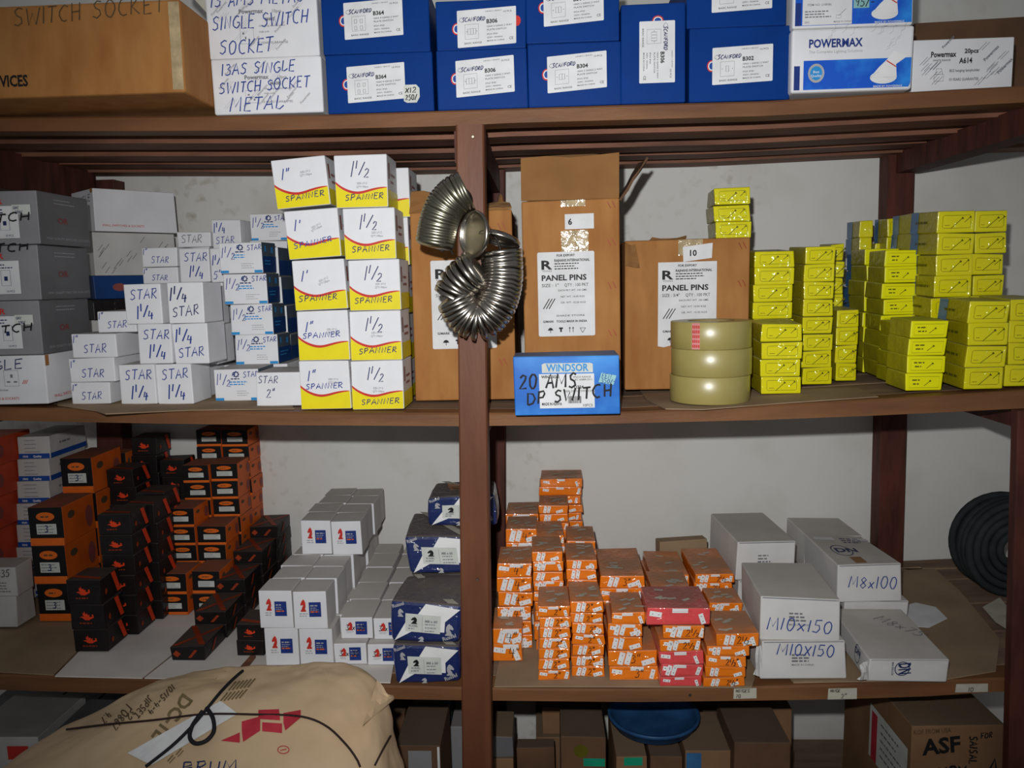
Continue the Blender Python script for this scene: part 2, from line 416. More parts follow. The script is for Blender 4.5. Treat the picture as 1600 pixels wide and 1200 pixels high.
def zmax(k, a, b): return max(zs_any(k, a+(b-a)*i/6) for i in range(7))
def nth(i, n):
    if n == 1: return 'the only one'
    if i == n-1: return 'topmost'
    return 'lowest' if i == 0 else ORD[i]+' from the bottom'

# ------------------------------------------------------------------ the setting
def slab(name, p0, p1, m, parent=None, structure=True):
    bm = bmesh.new(); bmesh.ops.create_cube(bm, size=1.0)
    for v in bm.verts: v.co = Vector([p0[a]+(v.co[a]+.5)*(p1[a]-p0[a]) for a in range(3)])
    o = bmo(name, bm, m, parent)
    if structure: o['kind'] = 'structure'
    return o
slab('wall_back', (-2.2, WALLY, 0), (2.4, WALLY+.1, 2.7), 'plaster')
slab('floor', (-2.2, -2.4, -.05), (2.4, WALLY+.1, 0), 'concrete')
# nail heads, scratches and stains that the plaster carries
shelf = empty('wooden_shelving', (0.05, 0.0, 0.0))
tag(shelf, 'reddish brown timber shelving unit with three sagging shelves against a white wall', 'shelf')
def loc_in(o, p): return (p[0]-o.location.x, p[1]-o.location.y, p[2]-o.location.z)
def strip(name, k, Y0, Y1, top, bot, m, x0=-1.15, x1=1.25, n=24):
    """A timber running along the unit and following its sag; top(X), bot(X) give heights."""
    vs = []; fs = []
    for i in range(n+1):
        X = x0+(x1-x0)*i/n
        t, b = top(X), bot(X)
        for (y, z) in ((Y0,b),(Y0,t-.003),(Y0+.003,t),(Y1,t),(Y1,b)):
            vs.append(loc_in(shelf, (X, y, z)))
    for i in range(n):
        for j in range(5):
            a = i*5+j; b = i*5+(j+1) % 5
            fs.append((a, b, b+5, a+5))
    fs.append(tuple(range(5))[::-1]); fs.append(tuple(n*5+j for j in range(5)))
    me = mesh(name, vs, fs)
    bm = bmesh.new(); bm.from_mesh(me); bmesh.ops.recalc_face_normals(bm, faces=bm.faces); bm.to_mesh(me); bm.free()
    return link(name, me, shelf, m)
for k in 'ABC':
    strip('edge_beam', k, 0.0, .045, lambda X: zs(k, X)-.0004, lambda X: zs(k, X, 1), 'wood_beam')
for i, (y, yw) in enumerate(((.125,.072),(.262,.07),(.385,.066),(.495,.07))):
    strip('slat', 'A', y, y+yw, lambda X: zs('A', X)-.0006, lambda X: zs('A', X, 1)+.001-.002*(i % 2), 'wood_slat')
for k in 'BC':
    for i in range(4):
        y = .047+i*.132
        strip('plank', k, y, y+.127, lambda X: zs(k, X)-.0006, lambda X: zs(k, X)-.019, 'wood_board')
for i in range(4):
    y = .0+i*.142
    strip('plank', 'D', y, y+.137, lambda X: ZD-.0006, lambda X: ZD-.022, 'wood_board', n=2)
def post(name, pts, Y0, Y1, m, ztop=None, zbot=0.0):
    """pts: ((xl,xr,y) top, (xl,xr,y) bottom) as seen on the plane of its front face."""
    (a0, a1, ay), (b0, b1, by) = pts
    A0, A1, B0, B1 = atY(a0, ay, Y0), atY(a1, ay, Y0), atY(b0, by, Y0), atY(b1, by, Y0)
    if ztop is None: ztop = A0.z
    def ex(P, Q, z): return P.x+(Q.x-P.x)*(z-P.z)/(Q.z-P.z)
    vs = []
    for z in (zbot, ztop):
        l, r_ = ex(A0, B0, z), ex(A1, B1, z)
        c = .0025
        for (x, y) in ((l,Y0+c),(l+c,Y0),(r_-c,Y0),(r_,Y0+c),(r_,Y1),(l,Y1)):
            vs.append(loc_in(shelf, (x, y, z)))
    fs = [(i, (i+1) % 6, (i+1) % 6+6, i+6) for i in range(6)]+[tuple(range(6))[::-1], tuple(range(6, 12))]
    return link(name, mesh(name, vs, fs), shelf, m)
post('front_post', ((712,756,195),(722,768,1190)), -.046, -.0005, 'wood_post')
post('front_post', ((1590,1645,690),(1579,1635,1100)), -.02, -.0005, 'wood_dark', ztop=zs('B', atY(1600,640,0).x, 1)-.001)
yb_ = WALLY-.05
ztopA = zs('A', 0, 1)+.003
post('back_post', ((150,190,680),(160,200,1000)), yb_, WALLY-.001, 'wood_dark', ztop=ztopA)
post('back_post', ((748,789,300),(752,790,1000)), yb_, WALLY-.001, 'wood_dark', ztop=ztopA)
post('back_post', ((1388,1430,270),(1374,1414,800)), yb_, WALLY-.001, 'wood_dark', ztop=ztopA+.01)
def bearer(xc, w_, ztop, zbot, Y0=.046, Y1=yb_-.001):
    o = slab('side_bearer', loc_in(shelf, (xc-w_/2, Y0, zbot)), loc_in(shelf, (xc+w_/2, Y1, ztop)), 'wood_dark', shelf, structure=False)
    return o
xm = atY(764, 300, yb_).x
xr_ = atY(1402, 500, yb_).x+.01
xl_ = atY(170, 690, yb_).x
for x_ in (xm, xl_, xr_):
    for k in 'BC':
        zt = zs(k, x_)-.020
        bearer(x_, .035, zt, zt-(.05 if k == 'B' and x_ == xr_ else .03))
    zt = zs('A', x_, 1)+.003
    bearer(x_, .05, zt, atY(1430, 270, yb_).z if x_ == xr_ else atY(768, 302, yb_).z)
# nail heads in the timber
def nail(px, py, Y):
    p = atY(px, py, Y)
    bm = bmesh.new(); bmesh.ops.create_cone(bm, segments=10, radius1=.0028, radius2=.002, depth=.002, cap_ends=True)
    bmesh.ops.rotate(bm, verts=bm.verts, matrix=Matrix.Rotation(math.pi/2, 3, 'X'))
    bmesh.ops.translate(bm, verts=bm.verts, vec=loc_in(shelf, (p.x, Y-.001, p.z)))
    bmo('nail', bm, 'tin_dull', shelf)
nail(739, 214, -.046); nail(1078, 1086, 0.0); nail(746, 905, -.046)

# sheets of cardboard and paper lying on the boards
def sheet(name, cat, label, k, pts, m, thick=.003, z=None, curl=None, lift=0.0):
    """pts: pixel outline on the board k; becomes a thin slab of real thickness."""
    P = [onshelf(x, y, k) for x, y in pts]
    base = min(zs_any(k, p.x) for p in P)+lift if z is None else z
    c = sum((p for p in P), Vector())/len(P)
    o = empty(name, (0,0,0)); bpy.data.objects.remove(o)
    vs = [(p.x-c.x, p.y-c.y, 0) for p in P]+[(p.x-c.x, p.y-c.y, thick) for p in P]
    hz = [zs_any(k, p.x)+lift-base for p in P]*2
    vs = [(v[0], v[1], v[2]+hz[i]) for i, v in enumerate(vs)]
    if curl:
        for i, dz in curl.items():
            for q in (i, i+len(P)):
                vs[q] = (vs[q][0], vs[q][1], vs[q][2]+dz)
    n = len(P)
    fs = [tuple(range(n))[::-1], tuple(range(n, 2*n))]+[(i, (i+1) % n, (i+1) % n+n, i+n) for i in range(n)]
    me = mesh(name, vs, fs)
    bm = bmesh.new(); bm.from_mesh(me); bmesh.ops.triangulate(bm, faces=[f for f in bm.faces if len(f.verts) > 4]); bmesh.ops.recalc_face_normals(bm, faces=bm.faces); bm.to_mesh(me); bm.free()
    o = link(name, me, None, m); o.location = (c.x, c.y, base+.0003)
    tag(o, label, cat); return o
T_SHEET = {}
sheet('cardboard_sheet', 'cardboard', 'brown cardboard sheet lying under the black and orange boxes at left', 'C',
      [(-60,1048),(84,1056),(112,1028),(170,965),(230,905),(-60,905)], 'cardsheet', .0022)
sheet('grey_board', 'board', 'pale grey flat board under the winged black boxes, left of its twin', 'C',
      [(86,1058),(222,1061),(268,1024),(330,965),(375,925),(236,905),(172,968),(114,1030)], 'greysheet', .0022)
sheet('grey_board', 'board', 'pale grey flat board under the white chess boxes, right of its twin', 'C',
      [(226,1061),(420,1064),(610,1068),(615,1040),(610,930),(380,925),(334,966),(272,1025)], 'greysheet', .0022)
sheet('wood_strip', 'strip', 'thin brown wooden strip poking out beside two black boxes', 'C',
      [(376,1047),(386,1048),(400,1030),(392,1029)], 'wood_slat', .004, lift=.0028)
sheet('cardboard_sheet', 'cardboard', 'brown cardboard sheet under the orange hinge boxes', 'C',
      [(772,1074),(1175,1075),(1195,1010),(1160,930),(800,930)], 'cardsheet', .0022)
sheet('cardboard_sheet', 'cardboard', 'large brown cardboard sheet behind and right of the white bolt boxes', 'C',
      [(1240,1068),(1470,1064),(1556,1050),(1562,1000),(1500,925),(1460,890),(1215,898),(1180,1000)], 'cardsheet', .0022, curl={})
sheet('cardboard_sheet', 'cardboard', 'tan cardboard sheet on the middle shelf under white star boxes', 'B',
      [(150,643),(165,648),(300,642),(460,640),(440,612),(90,620),(90,634)], 'cardsheet', .0016)
sheet('cardboard_sheet', 'cardboard', 'tan cardboard sheet on the middle shelf under tape rolls', 'B',
      [(1040,640),(1100,641),(1210,632),(1372,621),(1340,608),(1000,612),(1010,625)], 'cardsheet', .0016)

# ------------------------------------------------------------------ stacking
def span(xl, xr, ym, Y):
    a, b = atY(xl, ym, Y), atY(xr, ym, Y)
    return (a.x+b.x)/2, b.x-a.x
LIFT = .003      # boxes of the lower shelf stand on thin sheets
def stack(make, rows, k, yb=None, Y=None, z=None, d=.1, gap=.0004, lift=0.0, **kw):
    """rows, bottom to top: (xl, xr, ytop[, extra]) in the photograph; the column stands on board k."""
    xl, xr = rows[0][0], rows[0][1]
    if Y is None: Y = onshelf((xl+xr)/2, yb, k).y
    X, w = span(xl, xr, rows[0][2]+10, Y)
    z0 = (zmax(k, X-w/2, X+w/2)+.0006+lift) if z is None else z
    out = []
    n = len(rows)
    for i, rw in enumerate(rows):
        xl, xr, yt = rw[:3]; ex = rw[3] if len(rw) > 3 else {}
        zt = atY((xl+xr)/2, yt, Y).z
        X, w = span(xl, xr, yt+(.5*(zt-z0))*850, Y)
        h = max(zt-z0-gap, .008)
        kk = dict(kw); kk.update(ex)
        ln = abs(kk.get('lean', 0.0))*w/2
        out.append(make((X, Y+ex.get('dy', 0.0), z0+ln), w, d, h-ln, i, n, kk))
        z0 += h+gap
    return out
def column(make, xl, xr, yt, hh, k, Y, d, lift=0.0, n=None, jx=.002, **kw):
    X, w = span(xl, xr, yt+20, Y)
    z0 = zmax(k, X-w/2, X+w/2)+.0006+lift
    zt = atY((xl+xr)/2, yt, Y).z
    n = n or max(1, round((zt-z0)/hh)); h = (zt-z0)/n
    out = []
    for i in range(n):
        out.append(make((X+random.uniform(-jx, jx), Y+random.uniform(0, jx), z0), w, d, h-.0004, i, n, dict(kw)))
        z0 += h
    return out

# ------------------------------------------------------------------ top shelf
def small_lines(d, x, y, w, n, h, dy):
    for i in range(n):
        ww = w*random.uniform(.6, 1.0); a = x
        while a < x+ww:
            l = h*random.uniform(1.0, 2.6); d.rect(a, y-i*dy, min(a+l, x+ww), y-i*dy+h*.7); a += l+h*.5
    return d
def scan_box(loc, w, d, h, i, n, kw):
    num = kw['num']; gang = kw['gang']
    b = box('switch_box', 'box', kw['label'], 'blue plate switch boxes', loc, w, d, h, {'all':'blue_box'}, rot=kw.get('rot',0), r=.002, jit=.0008)
    turned = kw.get('turned', False)
    lw, lh = kw.get('lab', (.094, .056)); cx, cy = kw['at']
    sk = kw.get('skew', .05)
    W_, H_ = (lw, lh)
    def T(u, v):                                   # label space -> face space
        if turned: return (cx+v-lh/2, cy-(u-lw/2))
        return (cx+u-lw/2, cy+(v-lh/2)+sk*(u-lw/2))
    def put(dd, nm, m, off, parent=None):
        dd.v = [T(*p) for p in dd.v]
        if turned: dd.f = [f[::-1] for f in dd.f]
        return dd.put(b, nm, m, off=off, parent=parent)
    e = D(); e.ell(-.001, lh*.52, .0075, .009, 14); put(e, 'emblem', 'print_red', .0005)
    e = D(); e.ell(-.001, lh*.52, .0055, .007, 14); put(e, 'emblem_ring', 'print_white', .0007)
    e = D(); e.ell(-.0005, lh*.52, .0045, .0055, 14); put(e, 'emblem_core', 'print_blue', .0009)
    if kw.get('redright'):
        e = D(); e.ell(lw+.001, lh*.6, .0065, .008, 14); put(e, 'emblem', 'print_red', .0005)
    L_ = put(D().poly([(0,.001),(.001,0),(lw-.001,0),(lw,.001),(lw,lh-.001),(lw-.001,lh),(.001,lh),(0,lh-.001)]), 'label', 'paper', .0012)
    p = D()
    k = lw/.094
    p.text('B'+num, .047*k, .0335*k, .0062*k, bold=True)
    p.text('BASIC RANGE', .011*k, .0045*k, .0028*k, width=.028*k)
    p.text('10AX %d GANG 2 WAY' % gang, .0475*k, .0275*k, .0026*k, width=.04*k)
    p.text('PLATE SWITCH', .0475*k, .0225*k, .0026*k, width=.031*k)
    p.text('IP2X IP20', .0475*k, .016*k, .0022*k, width=.017*k)
    p.text('250V~ 50/60Hz', .0475*k, .011*k, .0022*k, width=.025*k)
    p.text('MADE IN CHINA', .0475*k, .006*k, .0022*k, width=.028*k)
    p.text('CE', .083*k, .0065*k, .004*k)
    p.text('10 PCS', .074*k, .048*k, .0026*k, width=.013*k)
    p.frame(.0125*k, .012*k, .034*k, .034*k, .0004)
    if num == '364':
        for gx in (.0185, .0275):
            for gy in (.0165, .0265): p.frame((gx-.0018)*k, (gy-.0028)*k, (gx+.0018)*k, (gy+.0028)*k, .0005)
    else:
        m_ = {'306':3, '304':2, '302':1}[num]
        x0 = .0233-m_*.0022
        for q in range(m_): p.frame((x0+q*.0044)*k, .019*k, (x0+(q+1)*.0044)*k, .0275*k, .0005)
        p.rect(.0148*k, .0228*k, .0158*k, .0238*k); p.rect(.0308*k, .0228*k, .0318*k, .0238*k)
    put(p, 'print', 'ink_black', .0016, L_)
    p = D(); p.text('2408311BA03', .045*k, .0505*k, .0022*k, width=.026*k); put(p, 'code_print', 'ink_grey', .0016, L_)
    p = D(); p.hand('SCANFORD', .008*k, .0385*k, .0058*k, t=.0011, width=.037*k, slant=.25); p.stroke([(.013*k,.0455*k),(.005*k,.044*k),(.003*k,.041*k),(.008*k,.0375*k)], .0005)
    put(p, 'brand_print', 'ink_navy', .0016, L_)
    return b
def blue(rows, **kw): return stack(scan_box, rows, 'A', Y=.004, d=.2, **kw)
bl = 'blue switch carton marked '
blue([(510,677,83,dict(num='364',gang=4,at=(.081,.046),label=bl+'B364 with a price sticker, lower of its pair')),
      (503,670,-14,dict(num='364',gang=4,at=(.083,.052),label=bl+'B364 above the one with a price sticker'))])
blue([(682,824,77,dict(num='306',gang=3,at=(.078,.05),skew=.07,label=bl+'B306 standing on the shelf beside the B364 pair')),
      (681,822,0,dict(num='306',gang=3,at=(.081,.033),redright=True,label=bl+'B306 on top of another, label hanging low'))])
blue([(825,970,66,dict(num='304',gang=2,at=(.078,.052),skew=.07,label=bl+'B304 standing on the shelf')),
      (822,967,-30,dict(num='304',gang=2,at=(.075,.056),skew=.07,label=bl+'B304 stacked on the lower B304'))])
blue([(970,1071,5,dict(num='306',gang=3,at=(.057,.078),turned=True,label=bl+'B306 standing on end, its label turned sideways'))])
blue([(1077,1234,42,dict(num='302',gang=1,at=(.083,.055),skew=.04,label=bl+'B302 standing on the shelf beside lamp boxes')),
      (1073,1230,-62,dict(num='302',gang=1,at=(.086,.052),skew=.04,label=bl+'B302 on top of the lower B302, mostly cropped'))])
# price sticker on the lower B364 box
def sticker(B, cx, cy, w, h, m, txt, tm='ink_black', th=None):
    s_ = D().poly([(cx-w/2,cy-h*.4),(cx-w*.3,cy-h/2),(cx+w*.3,cy-h/2),(cx+w/2,cy-h*.2),(cx+w/2,cy+h*.3),(cx+w*.3,cy+h/2),(cx-w*.4,cy+h/2),(cx-w/2,cy+h*.35)]).put(B, 'price_sticker', m, off=.0024)
    d_ = D()
    for i, t_ in enumerate(txt):
        d_.hand(t_, cx-w*.4, cy+h*.05-i*h*.4, h*.3, t=h*.045, width=w*.75)
    d_.put(B, 'handwriting', tm, off=.0028, parent=s_)
class _P: pass
def find(label):
    return next(o for o in ALL if o['label'] == label)
def asbox(o, w, d, h):
    B = _P(); B.o, B.w, B.d, B.h = o, w, d, h; B.warp = lambda p: p; return B
_o = find(bl+'B364 with a price sticker, lower of its pair')
_w = span(510, 677, 130, .004)[1]
sticker(asbox(_o, _w, .2, .1), .138, .027, .026, .028, 'sticker', ['X12', '250/'])

def pmx_box(loc, w, d, h, i, n, kw):
    b = box('socket_box', 'box', kw['label'], 'white switched socket boxes', loc, w, d, h, {'all':'white_card'}, rot=kw.get('rot',0), jit=.0015, r=.003)
    p = D()
    for q in range(16):
        x = random.uniform(.01, w-.035); y = random.uniform(.006, h-.022)
        if random.random() < .45: p.text('Powermax', x, y, .0038, bold=True, rot=.8)
        else:
            for j in range(3): p.stroke([(x+j*.004, y), (x+j*.004+.014, y+.014)], .0004)
    p.put(b, 'pattern_print', 'ink_faint', off=.0006)
    p = D(); p.text('Powermax', w*.3, h*.62, .0065, bold=True); p.text('10pcs', w*.6, h*.62, .005); p.text(kw['code'], w*.53, h*.51, .005, bold=True)
    p.text('13A 1 gang switched socket', w*.47, h*.43, .0028); p.text('single pole', w*.47, h*.35, .0028); p.text('10 YEARS GUARANTEE', w*.45, h*.19, .0036)
    p.frame(w*.3, h*.2, w*.42, h*.42, .0005); p.rect(w*.32,h*.33,w*.335,h*.36); p.rect(w*.37,h*.24,w*.385,h*.27); p.rect(w*.34,h*.26,w*.352,h*.3)
    p.put(b, 'print', 'ink_grey', off=.0009)
    p = D()
    for (t_, x, y, s_, ww, rt) in kw['hand']: p.hand(t_, x*w, y*h, s_*h, t=.0016, width=ww*w, rot=rt, slant=.2)
    p.put(b, 'handwriting', 'ink_blue', off=.0013)
    return b
stack(pmx_box, [
  (331,503,90,dict(code='M408',label='white socket carton handwritten single switch socket metal, lower of two',rot=.02,
     hand=[('13AS SINGlE',.09,.7,.2,.68,.03),('SWITCH SOCKET',.06,.37,.19,.84,.05),('METAl',.14,.06,.24,.52,.02)])),
  (323,497,-22,dict(code='M405',label='white socket carton handwritten metal single switch socket, upper of two',
     hand=[('13 AMS METAl',.05,.72,.18,.85,.02),('SINGLE SWITCH',.05,.4,.18,.88,.04),('SOCKET',.1,.06,.2,.5,.03)]))], 'A', Y=.004, d=.16)

def lamp_box(loc, w, d, h, i, n, kw):
    b = box('lamp_box', 'box', kw['label'], 'white and blue lamp holder boxes', loc, w, d, h, {'all':'white_card'}, jit=.0012, r=.004, rot=kw.get('rot',0))
    top = kw.get('top')
    D().poly([(w*.1,.004),(w*.97,.004),(w*.985,.01),(w*.985,h*.5),(w*.1,h*.5)] if not top else [(w*.02,.004),(w*.985,.004),(w*.985,h*.96),(w*.02,h*.96)]).put(b, 'blue_panel', 'print_royal', off=.0006)
    D().rect(.004,.004,w*.07,h*.42).put(b, 'corner_panel', 'print_dkblue', off=.0007)
    s_ = D(); s_.ell(w*.76, h*.2, w*.11, h*.1, 22); s_.poly([(w*.65,h*.2),(w*.87,h*.2),(w*.86,h*.4),(w*.95,h*.52),(w*.84,h*.6),(w*.78,h*.47),(w*.72,h*.36)])
    s_.put(b, 'lamp_picture', 'print_white', off=.0009)
    D().stroke([(w*.78,h*.46),(w*.86,h*.36)], .0016).put(b, 'red_band', 'print_red', off=.0012)
    D().text('MADE BY POWERMAX', w*.68, h*.045, .0032).put(b, 'small_print', 'print_white', off=.0012)
    if not top:
        D().text('POWERMAX', w*.14, h*.7, .0125, bold=True, width=w*.44).put(b, 'print', 'print_dkblue', off=.0009)
        D().text('The Complete Lighting Solutions', w*.14, h*.61, .0045, width=w*.44).put(b, 'tagline_print', 'ink_faint', off=.0009)
        q = D()
        for a in range(14):
            x, y = random.uniform(w*.25, w*.9), random.uniform(h*.55, h*.95)
            q.stroke([(x,y),(x+.006,y+.004),(x+.006,y+.01),(x+.012,y+.013)], .0004)
        q.put(b, 'line_pattern', 'ink_faint', off=.0008)
        q = D(); q.ell(w*.205, h*.3, w*.068, h*.15, 20); q.put(b, 'badge', 'ink_faint', off=.0009)
        q = D(); q.ell(w*.205, h*.3, w*.05, h*.11, 20); q.put(b, 'badge_core', 'print_cyan', off=.0012)
        q = D().text('Best', w*.205, h*.3, .004, center=True).text('Quality', w*.205, h*.24, .004, center=True); q.put(b, 'badge_print', 'print_white', off=.0015)
    else:
        l_ = D().rect(w*.08,h*.05,w*.49,h*.95).put(b, 'label', 'paper', off=.0012)
        q = D().text('ITEM NO: LH8086', w*.12, h*.36, .0034); small_lines(q, w*.1, h*.26, w*.22, 3, .0024, .004); q.text('SPEC', w*.1, h*.08, .0026); q.text('MADE IN CHINA', w*.34, h*.08, .0026)
        q.frame(w*.36,h*.15,w*.4,h*.2,.0005); q.stroke([(w*.38,h*.19),(w*.44,h*.3)],.0006)
        q.put(b, 'print', 'ink_grey', off=.0016, parent=l_)
        l_ = D().rect(w*.5,h*.3,w*.63,h*.6).put(b, 'price_sticker', 'sticker_green', off=.0014)
        D().hand('95/-', w*.51, h*.33, .012, t=.0012).put(b, 'handwriting', 'ink_black', off=.0018, parent=l_)
    return b
stack(lamp_box, [(1237,1427,42,dict(label='white and blue lamp carton printed POWERMAX in large letters')),
                 (1240,1428,-55,dict(top=True,label='blue lamp carton with green price sticker on top of another'))], 'A', yb=146, d=.16)

def a614(loc, w, d, h, i, n, kw):
    b = box('lampholder_box', 'box', 'low white carton marked A614 at the right end of the top shelf', None, loc, w, d, h, {'all':'white_card'}, rot=-.0, jit=.001)
    p = D()
    for q in range(14):
        x, y = (random.uniform(.002, w*.2) if q % 2 else random.uniform(w*.62, w*.9)), random.uniform(.004, h*.8)
        for j in range(2): p.stroke([(x+j*.005, y), (x+j*.005+.012, y+.012)], .0007)
    p.text('Powermax', w*.72, h*.55, .005, bold=True, rot=.8); p.text('Powermax', w*.86, h*.3, .005, bold=True, rot=.8); p.text('Powermax', w*.3, h*.82, .004, bold=True, rot=.8)
    p.put(b, 'pattern_print', 'ink_grey', off=.0006)
    p = D(); p.text('Powermax', w*.18, h*.66, .0085, bold=True, width=w*.25); p.text('20pcs', w*.51, h*.72, .0068, bold=True); p.text('A614', w*.46, h*.53, .0085, bold=True, width=w*.13)
    p.text('WHITE RANGE', w*.2, h*.58, .003); p.text('B22 hanging lampholder', w*.37, h*.37, .0042, width=w*.3); p.text('10 YEARS GUARANTEE', w*.37, h*.2, .0042, width=w*.29)
    p.frame(w*.22, h*.2, w*.31, h*.33, .0005); p.stroke([(w*.23,h*.33),(w*.24,h*.44),(w*.29,h*.44),(w*.3,h*.33)], .0005)
    p.put(b, 'print', 'ink_black', off=.0009)
    return b
stack(a614, [(1426,1584,60)], 'A', Y=.03, d=.14)
# the big carton that juts out at the left, and dull cartons behind the row
Y_ = -.10
A_ = atY(285, 80, Y_); zc = zmax('A', A_.x-.48, A_.x)+.001
zt = atY(150, 3, Y_).z
cb = box('brown_carton', 'carton', 'large brown carton jutting over the top shelf edge at far left', None,
         (A_.x-.24, Y_, zc), .48, .4, zt-zc, {'all':'kraft'}, jit=.002, r=.004)
p = D(); p.text('VICES', .24+.24-.285+.0, .017, .0165, bold=True, width=.044)
p.v = [(u+(atY(0,128,Y_).x-(A_.x-.48))-.24-.24+.285, v) for u, v in p.v]
p.put(cb, 'print', 'ink_black', off=.0009)
u0 = atY(20, 30, Y_).x-(A_.x-.48)
D().hand('SWITCH SOCKET', u0, .104, .024, t=.0016, width=.235, rot=.05).put(cb, 'handwriting', 'ink_brown', off=.0009)
D().rect(.462,.004,.4785,zt-zc-.004).put(cb, 'tape_strip', 'clear_tape', off=.0008)
p1_ = atY(1432, 60, .2); p2_ = atY(1640, 60, .2)
box('brown_carton', 'carton', 'dull grey brown carton behind the low white A614 box', None, ((p1_.x+p2_.x)/2, .21, zs('A',p2_.x)+.004), p2_.x-p1_.x, .25, .155, {'all':'kraft_dark'}, jit=.004)
p1_ = atY(950, 60, .23); p2_ = atY(1110, 60, .23)
box('brown_carton', 'carton', 'dull brown carton behind the upright blue box', None, ((p1_.x+p2_.x)/2, .23, zs('A',p2_.x)+.004), p2_.x-p1_.x, .2, .2, {'all':'kraft_dark'}, jit=.004)
# folded leaflet leaning beside the socket boxes
Lf = atY(308, 10, .06)
me = mesh('leaflet', [(-.02,0,.03),(.0165,0,-.012),(.0165,0,.06),(-.02,0,.06),(-.02,.004,.03),(.0165,.004,-.012),(.0165,.004,.06),(-.02,.004,.06)],
          [(0,1,2,3),(7,6,5,4),(0,4,5,1),(1,5,6,2),(2,6,7,3),(3,7,4,0)])
lf = link('leaflet', me, None, 'paper_old'); lf.location = (Lf.x, .06, Lf.z); tag(lf, 'grey printed leaflet tucked between brown carton and white socket boxes', 'leaflet')

# ------------------------------------------------------------------ middle shelf: left
def grey_sw(loc, w, d, h, i, n, kw):
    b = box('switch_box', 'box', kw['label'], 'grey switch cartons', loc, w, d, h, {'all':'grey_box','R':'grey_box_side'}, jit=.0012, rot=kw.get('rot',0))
    R_ = w                                            # right edge of the front
    l_ = D().rect(R_-.112, h*.12, R_-.034, h*.72).put(b, 'label', 'paper', off=.0009)
    q = D(); small_lines(q, R_-.108, h*.64, .07, 2, .0026, .005); q.frame(R_-.066, h*.27, R_-.05, h*.55, .0006); q.rect(R_-.061,h*.36,R_-.055,h*.44)
    q.text('10 PCS', R_-.058, h*.15, .0035); q.put(b, 'print', 'ink_navy', off=.0013, parent=l_)
    D().text('OR', R_-.083, h*.76, .0095, bold=True, width=.024).put(b, 'brand_print', 'print_red', off=.0009)
    D().hand('SWITCH', R_-.125, h*(.36 if i != 1 else .82), .013, t=.0022, width=.115, rot=.08).put(b, 'handwriting', 'ink_black', off=.0017)
    if i != 1:
        s_ = D().rect(R_-.044,h*.56,R_-.012,h*.74).put(b, 'price_sticker', 'sticker', off=.0012)
        D().hand('GHZ', R_-.041, h*.66, .0042, t=.0007).hand('590/', R_-.038, h*.575, .0048, t=.0008).put(b, 'sticker_writing', 'ink_navy', off=.0017, parent=s_)
    D().text('VECTOR'[4:], d*.35, h*.42, .01, bold=True, width=d*.0+.03).put(b, 'side_brand', 'print_faintred', 'right', off=.0008)
    q = D().text('HIGH QUALITY SWITCHES & SOCKETS', d*.12, h*.1, .0042, width=d*.85); small_lines(q, d*.3, h*.86, d*.45, 2, .0024, .006)
    q.put(b, 'side_print', 'ink_faint', 'right', off=.0008)
    return b
def white_single(loc, w, d, h, i, n, kw):
    b = box('socket_box', 'box', kw['label'], None, loc, w, d, h, {'all':'white_card'}, jit=.001, rot=kw.get('rot',0))
    D().hand('SINGLE', w-.14, h*.68, .016, t=.0017, width=.105, rot=.05).put(b, 'handwriting', 'ink_navy', off=.0012)
    q = D().frame(w-.073, h*.38, w-.048, h*.7, .0006); q.rect(w-.062,h*.55,w-.058,h*.62); q.rect(w-.069,h*.45,w-.063,h*.48); q.rect(w-.057,h*.45,w-.051,h*.48); q.text('Switched Socket', w-.105, h*.28, .004); q.put(b, 'print', 'ink_grey', off=.0009)
    q = D().text('WALL SWITCHES & SOCKETS', w-.13, h*.1, .0045, width=.08)
    for j in range(3): q.stroke([(w-.042+j*.003,h*.42),(w-.038+j*.003,h*.5)],.001)
    q.put(b, 'red_print', 'print_red', off=.0009)
    D().text('WALL SWITCHES & SOCKETS', d*.12, h*.1, .0055, width=d*.75).put(b, 'side_print', 'print_red', 'right', off=.0008)
    D().rect(-.0,h*.78,.01,h*.995).put(b, 'tape_tab', 'kraft', 'right', off=.0012)
    return b
gr = 'grey switch carton at far left, '
st = stack(white_single, [(-130,72,556,dict(label='white socket carton handwritten single, under the grey switch cartons'))], 'B', yb=636, d=.15)
ztop = st[0].o.location.z+st[0].h+.0004
stack(grey_sw, [(-150,64,471,dict(label=gr+'lowest of three, above the white one')), (-150,61,384,dict(label=gr+'middle of three')), (-152,61,299,dict(label=gr+'topmost of three'))],
      'B', Y=st[0].o.location.y+.002, z=ztop, d=.148)
